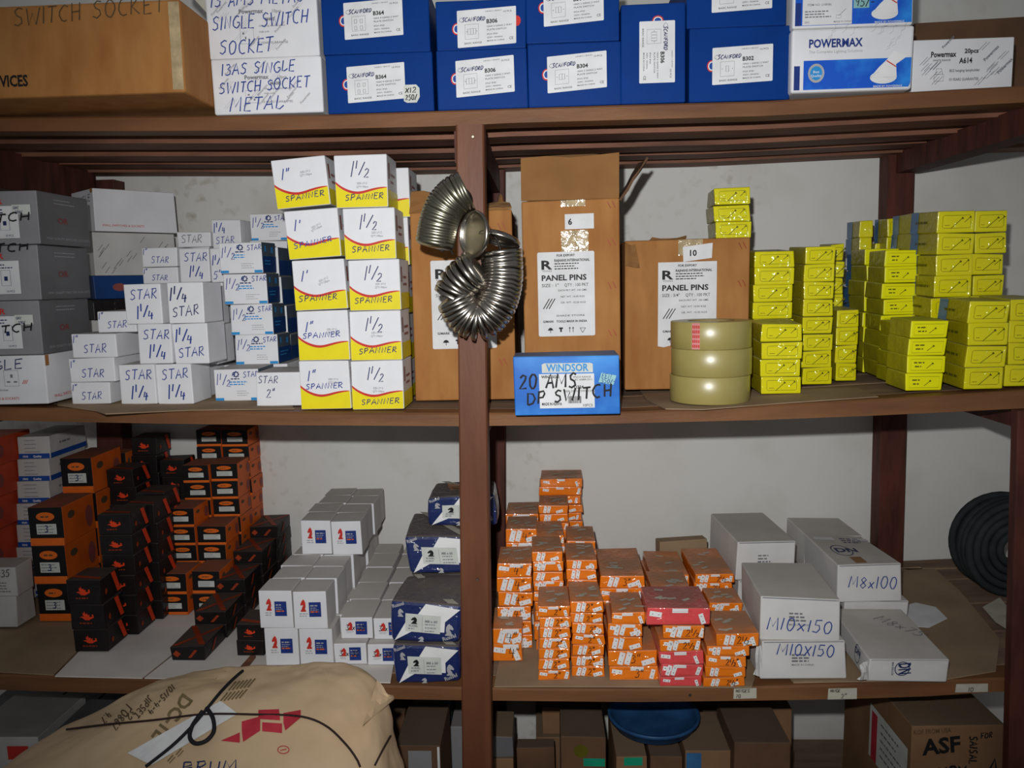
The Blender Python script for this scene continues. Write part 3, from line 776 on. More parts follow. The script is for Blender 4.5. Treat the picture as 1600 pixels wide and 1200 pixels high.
# turned cartons behind
def turned(loc, w, d, h, i, n, kw):
    m = ['white_dull','black_box','navy_side','white_dull','white_card'][i]
    nm = ['plain_box','black_carton','blue_carton','pattern_box','socket_box'][i]
    b = box(nm, 'box', ['white plain carton hidden low behind the white star boxes','black carton under the navy one behind the star boxes',
        'navy blue carton under the carton with slanting print','white carton with slanting grey print behind the star boxes','white socket carton set corner first behind the grey switch cartons'][i],
        None, loc, w, d, h, {'all':m}, rot=-.72, jit=.001)
    if i == 4:
        D().text('WALL SWITCHES & SOCKETS', d*.08, h*.12, .0048, width=d*.5).put(b, 'side_print', 'print_red', 'right', off=.0008)
        D().hand('SINGLE', w*.2, h*.72, .013, t=.0014, width=w*.7).put(b, 'handwriting', 'ink_navy', off=.0009)
        D().rect(w*.9,h*.9,w,h).put(b, 'tape_tab', 'kraft', off=.0011)
    if i == 3:
        q = D()
        for a in range(26):
            x, y = random.uniform(.005, d-.02), random.uniform(.004, h-.018)
            q.stroke([(x,y),(x+.01,y+.013)], .0012)
        q.put(b, 'pattern_print', 'ink_grey', 'right', off=.0008)
    if i == 2:
        D().ell(d*.3,h*.5,.014,.008).put(b, 'emblem', 'print_faintred', 'right', off=.0008)
    return b
stack(turned, [(85,175,500),(85,175,468),(85,175,432),(85,175,364),(85,175,297)], 'B', Y=.345, d=.17)

# ---- star boxes
def star(loc, w, d, h, i, n, kw):
    b = box('hardware_box', 'box', kw['label'], 'plain white boxes marked star', loc, w, d, h, {'all':'white_card'}, rot=kw.get('rot',0), jit=.001)
    tx = kw.get('txt')
    if tx:
        q = D()
        for (t_, x, y, s_) in tx: q.hand(t_, x*w, y*h, s_*h, t=max(.0011, s_*h*.085), rot=random.uniform(-.02,.08), slant=.15)
        q.put(b, 'handwriting', kw.get('ink', 'ink_blue'), off=.001)
    return b
S1 = [('1"',.04,.62,.3),('STAR',.26,.2,.34)]
S14 = [('STAR',.16,.62,.24),('1¼',.3,.14,.34)]
S14b = [('1¼',.06,.55,.34),('STAR',.12,.16,.24)]
sb = 'white box handwritten '
stack(star, [(111,172,597,dict(label=sb+'1" STAR, lowest of the left stack of low boxes',txt=S1)), (108,180,559,dict(label=sb+'1" STAR, second in the left stack of low boxes',txt=S1)),
             (112,182,521,dict(label=sb+'1" STAR, third in the left stack of low boxes',txt=S1)), (142,203,486,dict(label=sb+'1" STAR, topmost of the left stack, pushed right',txt=S1,dy=.02))], 'B', yb=633, d=.09)
r1 = stack(star, [(187,243,569,dict(label=sb+'STAR 1¼, bottom row, left one',txt=S14)), (216,268,506,dict(label=sb+'STAR 1¼, middle row, left one',txt=S14)),
             (195,252,443,dict(label=sb+'STAR 1¼, upper row, left one',txt=S14))], 'B', yb=633, d=.08)
r2 = stack(star, [(244.5,300,569,dict(label=sb+'STAR 1¼, bottom row, right one',txt=S14)), (271,325,505,dict(label=sb+'1¼ STAR, middle row, right one',txt=S14b)),
             (262,318,441,dict(label=sb+'1¼ STAR, upper row, right one',txt=S14b,ink='ink_navy'))], 'B', yb=633, d=.08)
Y1 = r2[0].o.location.y+.087
stack(star, [(207,260,570,dict(label='plain white box behind the left STAR column, lowest')), (228,280,508,dict(label='plain white box behind the left STAR column, second')), (222,274,449,dict(label='plain white box behind the left STAR column, third'))], 'B', Y=Y1, d=.08)
stack(star, [(268,325,570,dict(label='plain white box behind the right STAR column, lowest')), (284,340,508,dict(label='plain white box behind the right STAR column, second')), (278,331,448,dict(label='plain white box behind the right STAR column, third'))], 'B', Y=Y1, d=.08)
Y2 = Y1+.09
stack(star, [(222,277,560,dict(label='plain white box low at the back, left of two')), (222,277,500,dict(label='plain white box at the back below two low ones')), (223,278,443,dict(label='plain white box at the back under the 1" STAR pair')),
             (223,278,417,dict(label=sb+'1" STAR at the back, lower of a pair',txt=S1)), (222,277,386,dict(label=sb+'1" STAR at the back, upper of a pair',txt=S1))], 'B', Y=Y2, d=.08)
stack(star, [(281,328,560,dict(label='plain white box low at the back, right of two')), (281,328,500,dict(label='plain white box at the back, second tier, right')), (281,328,441,dict(label='plain white box at the back, third tier, right')),
             (281,327,388,dict(label=sb+'STAR 1¼ at the back beside the 1" pair',txt=S14))], 'B', Y=Y2, d=.08)
stack(star, [(329,350,560,dict(label='narrow white box at the back, lowest, beside blue striped boxes')), (329,350,500,dict(label='narrow white box at the back, second, beside blue striped boxes')), (329,350,441,dict(label='narrow white box at the back, third, beside blue striped boxes')),
             (329,351,388,dict(label=sb+'1¼, narrow one beside the blue striped boxes',txt=[('1¼',.1,.5,.3),('5"',.15,.1,.25)]))], 'B', Y=Y2, d=.07)
Y3 = Y2+.088
stack(star, [(276,328,560,dict(label='plain white box against the wall, lowest, left')), (276,328,500,dict(label='plain white box against the wall, second, left')), (276,328,430,dict(label='plain white box against the wall, third, left')), (276,328,386,dict(label='plain white box against the wall, fourth, left')), (277,329,362,dict(label='low white box handwritten STAR against the wall',txt=[('STAR',.12,.3,.5)],ink='ink_grey'))], 'B', Y=Y3, d=.06)
stack(star, [(332,378,560,dict(label='plain white box against the wall, lowest, right')), (332,378,500,dict(label='plain white box against the wall, second, right')), (332,378,440,dict(label='plain white box against the wall, third, right')), (332,378,388,dict(label='plain white box against the wall, fourth, right')), (332,377,343,dict(label=sb+'1¼ STAR against the wall, highest of its kind',txt=S14b))], 'B', Y=Y3, d=.06)
two = stack(star, [(400,470,582,dict(label=sb+'STAR 2", beside the yellow spanner boxes',txt=[('STAR',.05,.68,.22),('2"',.22,.25,.26)],ink='ink_navy'))], 'B', yb=636, d=.1)
def teal(loc, w, d, h, i, n, kw):
    b = box('tape_box', 'box', kw['label'], 'white and blue boxes marked 1½ star', loc, w, d, h, {'all':'white_card','R':'teal_side'}, jit=.001)
    if kw.get('back'): 
        D().rect(.002,.002,d-.002,h*.55).put(b, 'side_band', 'navy_side', 'right', off=.0007); return b
    q = D().rect(.001,.001,w*.2,h*.1).rect(w*.8,.001,w-.001,h*.1); q.put(b, 'corner_print', 'print_cyan', off=.0008)
    q = D(); small_lines(q, w*.34, h*.58, w*.42, 2, .003, .0045); q.put(b, 'blue_print', 'print_cyan', off=.0008)
    q = D(); small_lines(q, w*.38, h*.68, w*.28, 1, .003, .004)
    for a in range(8):
        t_ = a*math.pi/4; q.ell(w*.5+.0045*math.cos(t_), h*.84+.0045*math.sin(t_), .0017, .0017, 8)
    q.put(b, 'logo_print', 'ink_navy', off=.0008)
    q = D(); small_lines(q, w*.5, h*.3, w*.32, 3, .0018, .004); q.put(b, 'small_print', 'ink_faint', off=.0008)
    q = D().hand('1½"', w*.05, h*.5, h*.36, t=.0012).hand('STAR', w*.66, h*.74, h*.17, t=.0011, rot=.05); q.put(b, 'handwriting', 'ink_blue', off=.0012)
    D().rect(.002,.002,d-.002,h*.55).put(b, 'side_band', 'navy_side', 'right', off=.0007)
    q = D(); small_lines(q, d*.12, h*.38, d*.6, 2, .003, .006); q.rect(d*.15,h*.7,d*.25,h*.88); q.rect(d*.6,h*.66,d*.75,h*.85); q.put(b, 'side_print', 'print_cyan', 'right', off=.001)
    return b
tl = 'white and blue 1½ STAR box '
t5 = stack(teal, [(335,405,576,dict(label=tl+'standing on the shelf beside STAR 2"'))], 'B', yb=628, d=.09)
ztw = two[0].o.location.z+two[0].h+.0006
Yt = two[0].o.location.y+.13
sup = stack(star, [(352,450,569,dict(label='plain white box carrying the blue striped STAR column'))], 'B', Y=Yt+.004, d=.19)
zt4 = sup[0].o.location.z+sup[0].h+.0004
stack(teal, [(368,435,523,dict(label=tl+'lowest in the leaning column')), (360,427,475,dict(label=tl+'second in the leaning column')), (350,417,427,dict(label=tl+'third in the leaning column')), (343,410,378,dict(label=tl+'topmost in the leaning column'))], 'B', Y=Yt, z=zt4, d=.075)
stack(teal, [(388,455,523,dict(back=True,label='white and blue box behind the leaning column, lowest')), (382,449,478,dict(back=True,label='white and blue box behind the leaning column, second')), (376,441,432,dict(back=True,label='white and blue box behind the leaning column, third')), (370,436,386,dict(back=True,label='white and blue box behind the leaning column, topmost'))], 'B', Y=Yt+.08, z=zt4, d=.075)
Yt0 = Yt+.165
stack(teal, [(392,450,530,dict(back=True,label='white and blue box by the wall, lowest')), (392,450,480,dict(back=True,label='white and blue box by the wall, second')), (392,450,425,dict(back=True,label='white and blue box by the wall, third')), (392,450,376,dict(back=True,label='white and blue box by the wall, fourth')), (392,450,334,dict(label=tl+'highest, alone against the wall'))], 'B', Y=Yt0, d=.08)

# ---- spanner boxes
def span_box(loc, w, d, h, i, n, kw):
    b = box('spanner_box', 'box', kw['label'], 'yellow and white spanner boxes', loc, w, d, h, {'all':'white_card'}, rot=kw.get('rot',0), lean=kw.get('lean',0), jit=.0008)
    N = 16
    def cv(t): return h*(.30+.17*math.exp(-t*6.0)*1.0+.07*t**1.6-.07*math.exp(-((t-.42)/.28)**2))
    D().poly([(.001,.001),(w-.001,.001)]+[(w*(1-j/N) if 0 < j < N else (w-.001 if j == 0 else .001), cv(1-j/N)) for j in range(N+1)]).put(b, 'yellow_panel', 'print_yellow', off=.0006)
    q = D(); n0 = 0
    for j in range(N+1):
        t = j/N; x = .001+(w-.002)*t; th = .0042*(1-t)**.6*(.55+.9*t)+.0006
        q.v += [(x, cv(t)-.0003), (x, cv(t)+th+.0008*(1-t))]
    for j in range(N): q.f.append((2*j, 2*j+2, 2*j+3, 2*j+1))
    q.put(b, 'red_swoosh', 'print_red', off=.0008)
    D().rect(.001,.001,d-.001,h*.34).put(b, 'side_panel', 'print_yellow', 'right', off=.0006)
    q = D(); small_lines(q, d*.3, h*.62, d*.5, 2, .006, .012); q.rect(d*.1,h*.55,d*.2,h*.85); q.put(b, 'side_print', 'print_faintred', 'right', off=.0008)
    if kw.get('blank'): return b
    sx, sy = kw.get('sz', (.58,.6))
    q = D().text('SIZE:1.5*1.5', sx*w, sy*h, .0035, width=.017, rot=kw.get('srot',0)).text('QTY:100pcs', sx*w-.001, (sy-.065)*h, .0035, width=.02, rot=kw.get('srot',0)); q.put(b, 'print', 'ink_grey', off=.001)
    if kw['size'] == '1½': D().hand('1½', w*.3, h*.6, h*.28, t=.0014, slant=.2).put(b, 'size_writing', 'ink_navy', off=.0012)
    else: D().hand(kw['size'], w*.16, h*.58, h*.22, t=.0015, slant=.2).put(b, 'size_writing', 'ink_blue', off=.0012)
    hx, hy = kw['hw']
    D().hand('SPANNER', w*hx, h*hy, h*.11, t=.0013, width=w*.76, rot=kw.get('hr',.03)).put(b, 'handwriting', kw.get('ink','ink_navy'), off=.0013)
    return b
l1 = 'white and yellow 1" spanner box, left column, '; l2 = 'white and yellow 1½ spanner box, right column, '
stack(span_box, [
 (469,546.5,563,dict(size='1"',hw=(.12,.42),ink='ink_blue',label=l1+'lowest')), (465,545,485,dict(size='1"',hw=(.1,.45),ink='ink_blue',label=l1+'second from bottom')),
 (460,541,405,dict(size="1'",hw=(.08,.18),sz=(.5,.55),srot=.35,lean=-.025,label=l1+'third from bottom')), (449,532,326,dict(size="1'",hw=(.12,.22),hr=.12,sz=(.5,.6),srot=.4,ink='ink_blue',lean=-.05,label=l1+'fourth from bottom')),
 (430,514,246,dict(size='1"',hw=(.18,.14),hr=.06,sz=(.52,.68),srot=.08,lean=-.07,label=l1+'topmost, askew'))], 'B', yb=641, d=.09)
sr = stack(span_box, [
 (549,630,563,dict(size='1½',hw=(.18,.1),sz=(.42,.42),label=l2+'lowest')), (547,627,485,dict(size='1½',hw=(.16,.14),sz=(.42,.54),label=l2+'second from bottom')),
 (545,625,405,dict(size='1½',hw=(.1,.14),sz=(.52,.5),label=l2+'third from bottom')), (537,617,324,dict(size='1½',hw=(.14,.14),sz=(.54,.5),label=l2+'fourth from bottom')),
 (523,605,241,dict(size='1½',hw=(.18,.14),sz=(.42,.44),label=l2+'topmost'))], 'B', yb=641, d=.09)
Yb = sr[0].o.location.y+.098
stack(span_box, [(561,637,565,dict(blank=True,label='white and yellow spanner box behind the right column, lowest')), (560,636,490,dict(blank=True,label='white and yellow spanner box behind the right column, second')), (560,637,415,dict(blank=True,label='white and yellow spanner box behind the right column, third')),
  (562,638,340,dict(blank=True,label='white and yellow spanner box behind the right column, fourth')), (563,640,262,dict(blank=True,label='white and yellow spanner box behind the right column, topmost'))], 'B', Y=Yb, d=.09)

# ------------------------------------------------------------------ middle shelf: panel pin cartons
def staples(q, x, y, h):
    q.stroke([(x,y),(x+.006,y-.012)], .0014); q.stroke([(x+.008,y+.001),(x+.014,y-.011)], .0014)
def pin_label(b, x, y, w, h, torn=False, tag_='3/4"'):
    l_ = D().poly([(x,y),(x+w*.1,y-.002),(x+w*.3,y+.003),(x+w,y),(x+w,y+h),(x,y+h)] if torn else [(x+.002,y),(x+w-.002,y),(x+w,y+.002),(x+w,y+h-.002),(x+w-.002,y+h),(x+.002,y+h),(x,y+h-.002),(x,y+.002)]).put(b, 'label', 'paper', off=.0012)
    q = D().text('R', x+w*.07, y+h*.8, h*.105, bold=True, width=w*.19).text('TOOLS', x+w*.08, y+h*.77, .0028, width=w*.17)
    q.text('FOR EXPORT', x+w*.34, y+h*.945, .004, bold=True, width=w*.32)
    q.text('RAJHANS INTERNATIONAL', x+w*.3, y+h*.885, .0046, bold=True, width=w*.62)
    for j in range(3): small_lines(q, x+w*.3, y+h*(.855-.03*j), w*.5, 1, .0026, .004)
    q.text('PANEL PINS', x+w*.07, y+h*.665, h*.066, bold=True, width=w*.79)
    q.text('SIZE : '+tag_, x+w*.07, y+h*.59, h*.038, width=w*.3); q.text('QTY : 100 PKT', x+w*.47, y+h*.59, h*.038, width=w*.42)
    q.text('EACH PKT WT. 100 GMS', x+w*.36, y+h*.535, h*.022, width=w*.5); q.text('NET WT. 10.00 KGS', x+w*.4, y+h*.46, h*.022, width=w*.42); q.text('GR. WT. 10.50 KGS', x+w*.4, y+h*.39, h*.022, width=w*.44)
    q.text('SHADE STORE', x+w*.32, y+h*.235, h*.022, width=w*.5)
    q.text('G/MARK   TOOLS MADE IN INDIA', x+w*.08, y+h*.165, h*.026, bold=True, width=w*.78)
    for j in range(3): q.stroke([(x+w*(.09+.05*j),y+h*.33),(x+w*(.2+.05*j),y+h*.45)], .0016)
    q.poly([(x+w*.16,y+h*.07),(x+w*.26,y+h*.07),(x+w*.24,y+h*.095),(x+w*.21,y+h*.105),(x+w*.18,y+h*.095)]).rect(x+w*.205,y+h*.04,x+w*.215,y+h*.07)
    q.rect(x+w*.36,y+h*.085,x+w*.43,y+h*.105).rect(x+w*.38,y+h*.05,x+w*.41,y+h*.085)
    for j in (0,1): q.poly([(x+w*(.53+.06*j),y+h*.09),(x+w*(.57+.06*j),y+h*.09),(x+w*(.55+.06*j),y+h*.11)]).rect(x+w*(.545+.06*j),y+h*.045,x+w*(.555+.06*j),y+h*.09)
    q.stroke([(x+w*.78+.0055*math.cos(a*2.094+.5), y+h*.075+.0055*math.sin(a*2.094+.5)) for a in range(3)], .0016, True)
    q.put(b, 'print', 'ink_black', off=.0016, parent=l_)
    return l_
def flap(name, b, quad, thick, m='kraft_in'):
    """a loose carton flap: quad in the carton's own coordinates, given real thickness."""
    P = [Vector(p) for p in quad]; nrm = (P[1]-P[0]).cross(P[3]-P[0]).normalized()*thick
    n = 5; vs = []
    for s_ in (0, 1):
        for j in range(n):
            for i in range(n):
                u, v = i/(n-1), j/(n-1)
                a = P[0].lerp(P[1], u); c = P[3].lerp(P[2], u); q = a.lerp(c, v)
                e = random.uniform(-.0015, .0015)+.004*math.sin(u*3.1)*v
                edge = random.uniform(-.003,.003) if v == 1 else 0
                vs.append(q+nrm*s_+nrm.normalized()*e+(c-a).normalized()*edge)
    fs = []
    for s_ in (0, 1):
        o_ = s_*n*n
        for j in range(n-1):
            for i in range(n-1):
                f = (o_+j*n+i, o_+j*n+i+1, o_+(j+1)*n+i+1, o_+(j+1)*n+i); fs.append(f if s_ else f[::-1])
    rim = [i for i in range(n)]+[(j+1)*n-1 for j in range(1, n)]+[n*n-1-i for i in range(1, n)]+[(n-1-j)*n for j in range(1, n-1)]
    for a in range(len(rim)):
        c = rim[(a+1) % len(rim)]; fs.append((rim[a], c, c+n*n, rim[a]+n*n))
    me = mesh(name, [tuple(v) for v in vs], fs)
    return link(name, me, b.o, m)
def open_carton(label, xl, xr, yt, yb, d, name='panel_pin_carton', rot=0.0, Y=None):
    if Y is None: Y = onshelf((xl+xr)/2, yb, 'B').y
    X, w = span(xl, xr, (yt+yb)/2, Y); z0 = max(zs('B',X-w/2), zs('B',X+w/2))+.0026; zt = atY((xl+xr)/2, yt, Y).z
    return box(name, 'carton', label, 'brown panel pin cartons', (X, Y, z0), w, d, zt-z0, {'all':'kraft'}, jit=.002, r=.003, rot=rot)
# carton partly behind the post
c5 = open_carton('brown panel pin carton behind the front post and tin cups', 645, 803, 330, 629, .2)
w, h, d = c5.w, c5.h, c5.d
s5 = w/158
pin_label(c5, (675-645)*s5, (629-547)*s5, 100*s5, 137*s5)
for sx_, sy_ in ((.86,.93),(.84,.22),(.86,.55)):
    q = D(); staples(q, w*sx_, h*sy_, 0); q.put(c5, 'staple_pair', 'print_darkorange', off=.001)
D().rect(w*.44,.0,w*.52,h*.26).put(c5, 'tape_strip', 'clear_tape', off=.0009)
flap('flap', c5, [(-w*.5,.004,h),(w*.02,.004,h),(w*.0,-.006,h+.03),(-w*.46,-.01,h+.038)], .004)
flap('flap', c5, [(w*.14,.003,h+.001),(w*.5,.003,h+.001),(w*.48,.025,h+.012),(w*.16,.03,h+.006)], .004)
flap('flap', c5, [(w*.3,.08,h),(w*.42,.08,h),(w*.40,.085,h+.03),(w*.37,.085,h+.034)], .003)
# carton 6
c6 = open_carton('tall brown panel pin carton with a 6 sticker and raised flap', 817, 969, 312, 630, .2)
w, h, d = c6.w, c6.h, c6.d; s6 = w/152
pin_label(c6, (840-817)*s6, h-(522-312)*s6, 89*s6, 131*s6, tag_='1"')
l_ = D().rect((884-817)*s6, h-(357-312)*s6, (929-817)*s6, h-(334-312)*s6).put(c6, 'number_sticker', 'paper', off=.0012)
D().text('6', (889-817)*s6, h-(350-312)*s6, .0105, bold=True).put(c6, 'number', 'ink_black', off=.0016, parent=l_)
for yy in (317,374,440,514):
    q = D(); staples(q, (950-817)*s6, h-(yy-312)*s6, 0); q.put(c6, 'staple_pair', 'print_darkorange', off=.001)
D().rect((878-817)*s6, h-(392-312)*s6, (920-817)*s6, h-(359-312)*s6).put(c6, 'tape_strip', 'clear_tape', off=.0009)
D().rect((878-817)*s6, h-.012, (916-817)*s6, h-.001).put(c6, 'tape_strip', 'clear_tape', off=.0009)
flap('front_flap', c6, [(-w*.495,.002,h),(w*.495,.002,h),(w*.5,.004,h+66*s6),(-w*.49,.004,h+64*s6)], .004)
flap('side_flap', c6, [(w*.5,.006,h-.002),(w*.5,.12,h-.002),(w*.5+.045,.12,h+.075),(w*.5+.05,.01,h+.072)], .004, 'kraft_dark')
# carton 10
c10 = open_carton('wide torn brown panel pin carton with a 10 sticker', 977, 1171, 374, 613, .18, rot=-.02)
w, h, d = c10.w, c10.h, c10.d; s10 = w/194
pin_label(c10, (1029-977)*s10, h-(540-374)*s10, 91*s10, 131*s10, torn=True)
l_ = D().poly([((1068-977)*s10, h-(409-374)*s10), ((1112-977)*s10, h-(404-374)*s10), ((1113-977)*s10, h-(381-374)*s10), ((1067-977)*s10, h-(386-374)*s10)]).put(c10, 'number_sticker', 'paper', off=.0014)
D().text('10', (1078-977)*s10, h-(400-374)*s10, .011, bold=True).put(c10, 'number', 'ink_black', off=.0018, parent=l_)
for yy in (382,440):
    q = D(); staples(q, (1153-977)*s10, h-(yy-374)*s10, 0); q.put(c10, 'staple_pair', 'print_darkorange', off=.001)
D().rect((1060-977)*s10, h-.03, (1098-977)*s10, h-.001).put(c10, 'tape_strip', 'clear_tape', off=.0008)
flap('torn_flap', c10, [(-w*.5,-.001,h-.045),(-w*.38,-.001,h-.05),(-w*.42,-.014,h-.01),(-w*.5,-.012,h-.004)], .003)
flap('torn_flap', c10, [(-w*.3,.02,h),(0,.02,h),(0,.012,h+.009),(-w*.28,.01,h+.005)], .003)

# ---- blue carton in front
def windsor(loc, w, d, h, i, n, kw):
    b = box('switch_box', 'box', 'bright blue switch carton handwritten 20 AMS, overhanging the shelf edge', None, loc, w, d, h, {'all':'windsor'}, jit=.001)
    g_ = D().poly([(w*.27,h*.72),(w*.75,h*.72),(w*.75,h*.86),(w*.73,h*.88),(w*.29,h*.88),(w*.27,h*.86)]).put(b, 'brand_plate', 'sticker', off=.0006)
    D().text('WiNDSOR', w*.31, h*.745, .012, bold=True, width=w*.4).put(b, 'brand_print', 'print_cyan', off=.0009, parent=g_)
    l_ = D().rect(w*.24,h*.12,w*.76,h*.7).put(b, 'label', 'paper', off=.0012)
    q = D().text('WINDSOR', w*.26,h*.63,.0046,bold=True,width=w*.17).text('D324', w*.57,h*.45,.005,bold=True).text('20A DP 1G SWITCH', w*.48,h*.39,.0036,width=w*.26).text('MADE IN KENYA', w*.26,h*.17,.0046,bold=True,width=w*.19).text('10PCS', w*.65,h*.14,.0046)
    q.text('SINGO RANGE', w*.56,h*.63,.0032).text('KS IEC 60884-2011', w*.54,h*.585,.0032,width=w*.2)
    for j in range(14): q.rect(w*.51+j*w*.009,h*.2,w*.51+j*w*.009+random.choice((.0006,.001)),h*.32)
    q.put(b, 'print', 'ink_black', off=.0016, parent=l_)
    s_ = D().poly([(w*.8,h*.55),(w*.94,h*.5),(w*.97,h*.66),(w*.83,h*.71)]).put(b, 'price_sticker', 'sticker_green', off=.0012)
    D().hand('EEN', w*.83,h*.62,.0075,t=.0009,rot=-.1).hand('350/-', w*.82,h*.54,.0075,t=.0009,rot=-.1).put(b, 'sticker_writing', 'ink_blue', off=.0016, parent=s_)
    q = D().hand('20 AMS', w*.05,h*.46,.024,t=.0028,width=w*.56,rot=.02).hand('DP SWITCH', w*.12,h*.18,.02,t=.0026,width=w*.83,rot=.09); q.put(b, 'handwriting', 'ink_black', off=.002)
    return b
stack(windsor, [(803,968,556)], 'B', Y=-.035, d=.085)

# ---- tape rolls
tr0 = onshelf(1123, 636, 'B'); Rt = .0685
for i in range(3):
    z0 = zs('B', tr0.x)+.0028+i*.0463
    e = empty('tape_roll', (tr0.x+(-.0015,.001,0)[i], tr0.y+Rt, z0))
    tag(e, 'clear yellowish packing tape roll, '+['lowest of three','middle of three','topmost of three with pink strip'][i], 'tape', 'three stacked packing tape rolls')
    bm = bmesh.new(); N = 64; hh = .046
    prof = [(Rt-.001,0),(Rt,.001),(Rt,hh-.001),(Rt-.001,hh),(.04,hh),(.04,0)]
    rings = [[bm.verts.new((r_*math.cos(2*math.pi*a/N), r_*math.sin(2*math.pi*a/N), z_)) for r_, z_ in prof] for a in range(N)]
    for a in range(N):
        for j in range(6):
            bm.faces.new((rings[a][j], rings[(a+1)%N][j], rings[(a+1)%N][(j+1)%6], rings[a][(j+1)%6]))
    o = bmo('tape', bm, 'tape_amber', e)
    for p in o.data.polygons: p.use_smooth = abs(p.normal.z) < .5
    bm = bmesh.new()
    rings = [[bm.verts.new((r_*math.cos(2*math.pi*a/N), r_*math.sin(2*math.pi*a/N), z_)) for r_, z_ in ((.0395,0),(.0395,hh+.0002),(.0365,hh+.0002),(.0365,0))] for a in range(N)]
    for a in range(N):
        for j in range(4): bm.faces.new((rings[a][j], rings[a][(j+1)%4], rings[(a+1)%N][(j+1)%4], rings[(a+1)%N][j])[::-1])
    bmo('cardboard_core', bm, 'tape_core', e)
    if i == 2:
        vs = []; fs = []
        a0 = math.radians(-128)
        for j in range(7):
            a = a0+j*.034
            for z_ in (.001, hh-.001): vs.append(((Rt+.0006)*math.cos(a), (Rt+.0006)*math.sin(a), z_))
        for j in range(6): fs.append((2*j, 2*j+2, 2*j+3, 2*j+1))
        s_ = link('end_strip', mesh('end_strip', vs, fs), e, 'tape_pink')
        vs = []; fs = []
        for r0 in range(5):
            for c0 in range(4):
                n0 = len(vs)
                for (da, dz) in ((0,0),(.03,0),(.03,.005),(0,.005)):
                    a = a0+.02+c0*.048+da; vs.append(((Rt+.001)*math.cos(a), (Rt+.001)*math.sin(a), .004+r0*.008+dz))
                fs.append((n0,n0+1,n0+2,n0+3))
        link('strip_print', mesh('strip_print', vs, fs), s_, 'print_red')

# ------------------------------------------------------------------ middle shelf: yellow screw boxes
def screw(q, x, y, L_, t, ang=.65):
    c, s_ = math.cos(ang), math.sin(ang)
    q.stroke([(x,y),(x+L_*c,y+L_*s_)], t)
    hx, hy = x+L_*c, y+L_*s_
    q.poly([(hx-s_*t*1.6-c*t, hy+c*t*1.6-s_*t), (hx-s_*t*.2-c*t*3, hy+c*t*.2-s_*t*3), (hx+s_*t*1.6-c*t, hy-c*t*1.6-s_*t), (hx+s_*t*2.0+c*t, hy-c*t*2.0+s_*t), (hx-s_*t*2.0+c*t, hy+c*t*2.0+s_*t)])
def yel(loc, w, d, h, i, n, kw):
    st = kw.get('style', 'wrap')
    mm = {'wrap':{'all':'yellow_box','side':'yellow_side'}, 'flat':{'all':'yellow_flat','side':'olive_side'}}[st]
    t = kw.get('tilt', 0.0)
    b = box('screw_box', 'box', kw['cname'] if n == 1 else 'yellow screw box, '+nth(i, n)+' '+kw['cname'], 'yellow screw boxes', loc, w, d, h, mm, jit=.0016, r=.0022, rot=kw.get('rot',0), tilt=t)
    if kw.get('plain'): 
        if kw.get('blue'): D().rect(d*.0,.0,d*.45,h).put(b, 'blue_band', 'blue_wrap', 'left', off=.0008)
        return b
    q = D()
    if st == 'wrap':
        x0, x1, y0, y1 = w*.14, w*.88, h*.22, h*.8
        q.stroke([(x0+.002,y0),(x1-.002,y0),(x1,y0+.002),(x1,y1-.002),(x1-.002,y1),(x0+.002,y1),(x0,y1-.002),(x0,y0+.002)], .0006, True)
        screw(q, w*.36, h*.2, h*.72, .001, .72); screw(q, w*.72, h*.48, h*.36, .0009, .72)
        small_lines(q, w*.2, h*.34, w*.14, 1, .0014, .003)
    else:
        x0, x1, y0, y1 = w*.1, w*.9, h*.18, h*.82
        q.frame(x0, y0, x1, y1, .0005)
        small_lines(q, w*.18, h*.58, w*.28, 1, .0032, .003); small_lines(q, w*.2, h*.36, w*.24, 1, .0032, .003)
        screw(q, w*.5, h*.28, h*.45, .0009, .7)
    q.put(b, 'print', 'print_olive', off=.001)
    if kw.get('side') and st == 'wrap':
        q = D(); small_lines(q, d*.2, h*.45, d*.6, 1, .006, .004); q.put(b, 'side_print', 'print_olive', 'left', off=.0009)
    if kw.get('blue'): D().rect(0,.0,d*.3,h).put(b, 'blue_band', 'blue_wrap', 'left', off=.0008)
    return b
def ycol(xl, xr, yt, n, cname, yb=None, Y=None, d=.085, tilt=.05, z=None, jx=.0022, rot=0.0, **kw):
    if Y is None: Y = onshelf((xl+xr)/2, yb, 'B').y
    X, w = span(xl, xr, yt+30, Y)
    z0 = max(zs('B',X-w/2), zs('B',X+w/2))+.0024 if z is None else z
    zt = atY((xl+xr)/2, yt, Y).z; hh = (zt-z0)/n
    for i in range(n):
        kk = dict(kw); kk.update(cname=cname, tilt=tilt, rot=rot+random.uniform(-.015,.015))
        yel((X+random.uniform(-jx,jx), Y-math.sin(tilt)*(i*hh)+.5*math.sin(tilt)*n*hh, z0+i*hh*math.cos(tilt)), w, d, hh-.0004, i, n, kk)
    return Y
zc10 = c10.o.location.z+c10.h+.0006
ycol(1117, 1174, 293, 3, 'in the small stack on the torn carton', Y=.2, z=zc10, d=.07, tilt=0)
Yy3 = ycol(1188, 1253, 506, 4, 'in the front stack beside the tape rolls', yb=619, d=.085)
ycol(1178, 1241, 391, 8, 'in the tall stack behind, nearest the tape', Y=Yy3+.105, d=.1)
Yy4 = ycol(1257, 1304, 385, 8, 'in the tall narrow stack', yb=604, d=.1, tilt=.045)
ycol(1306, 1340, 483, 4, 'in the low stack beside the narrow one', yb=598, d=.08)
ycol(1299, 1319, 381, 8, 'in the thin stack behind it', Y=Yy4+.115, d=.07, tilt=.03)
Yy8 = ycol(1419, 1478, 500, 4, 'in the bright front stack with small print', yb=614, d=.08, style='flat', tilt=.03)
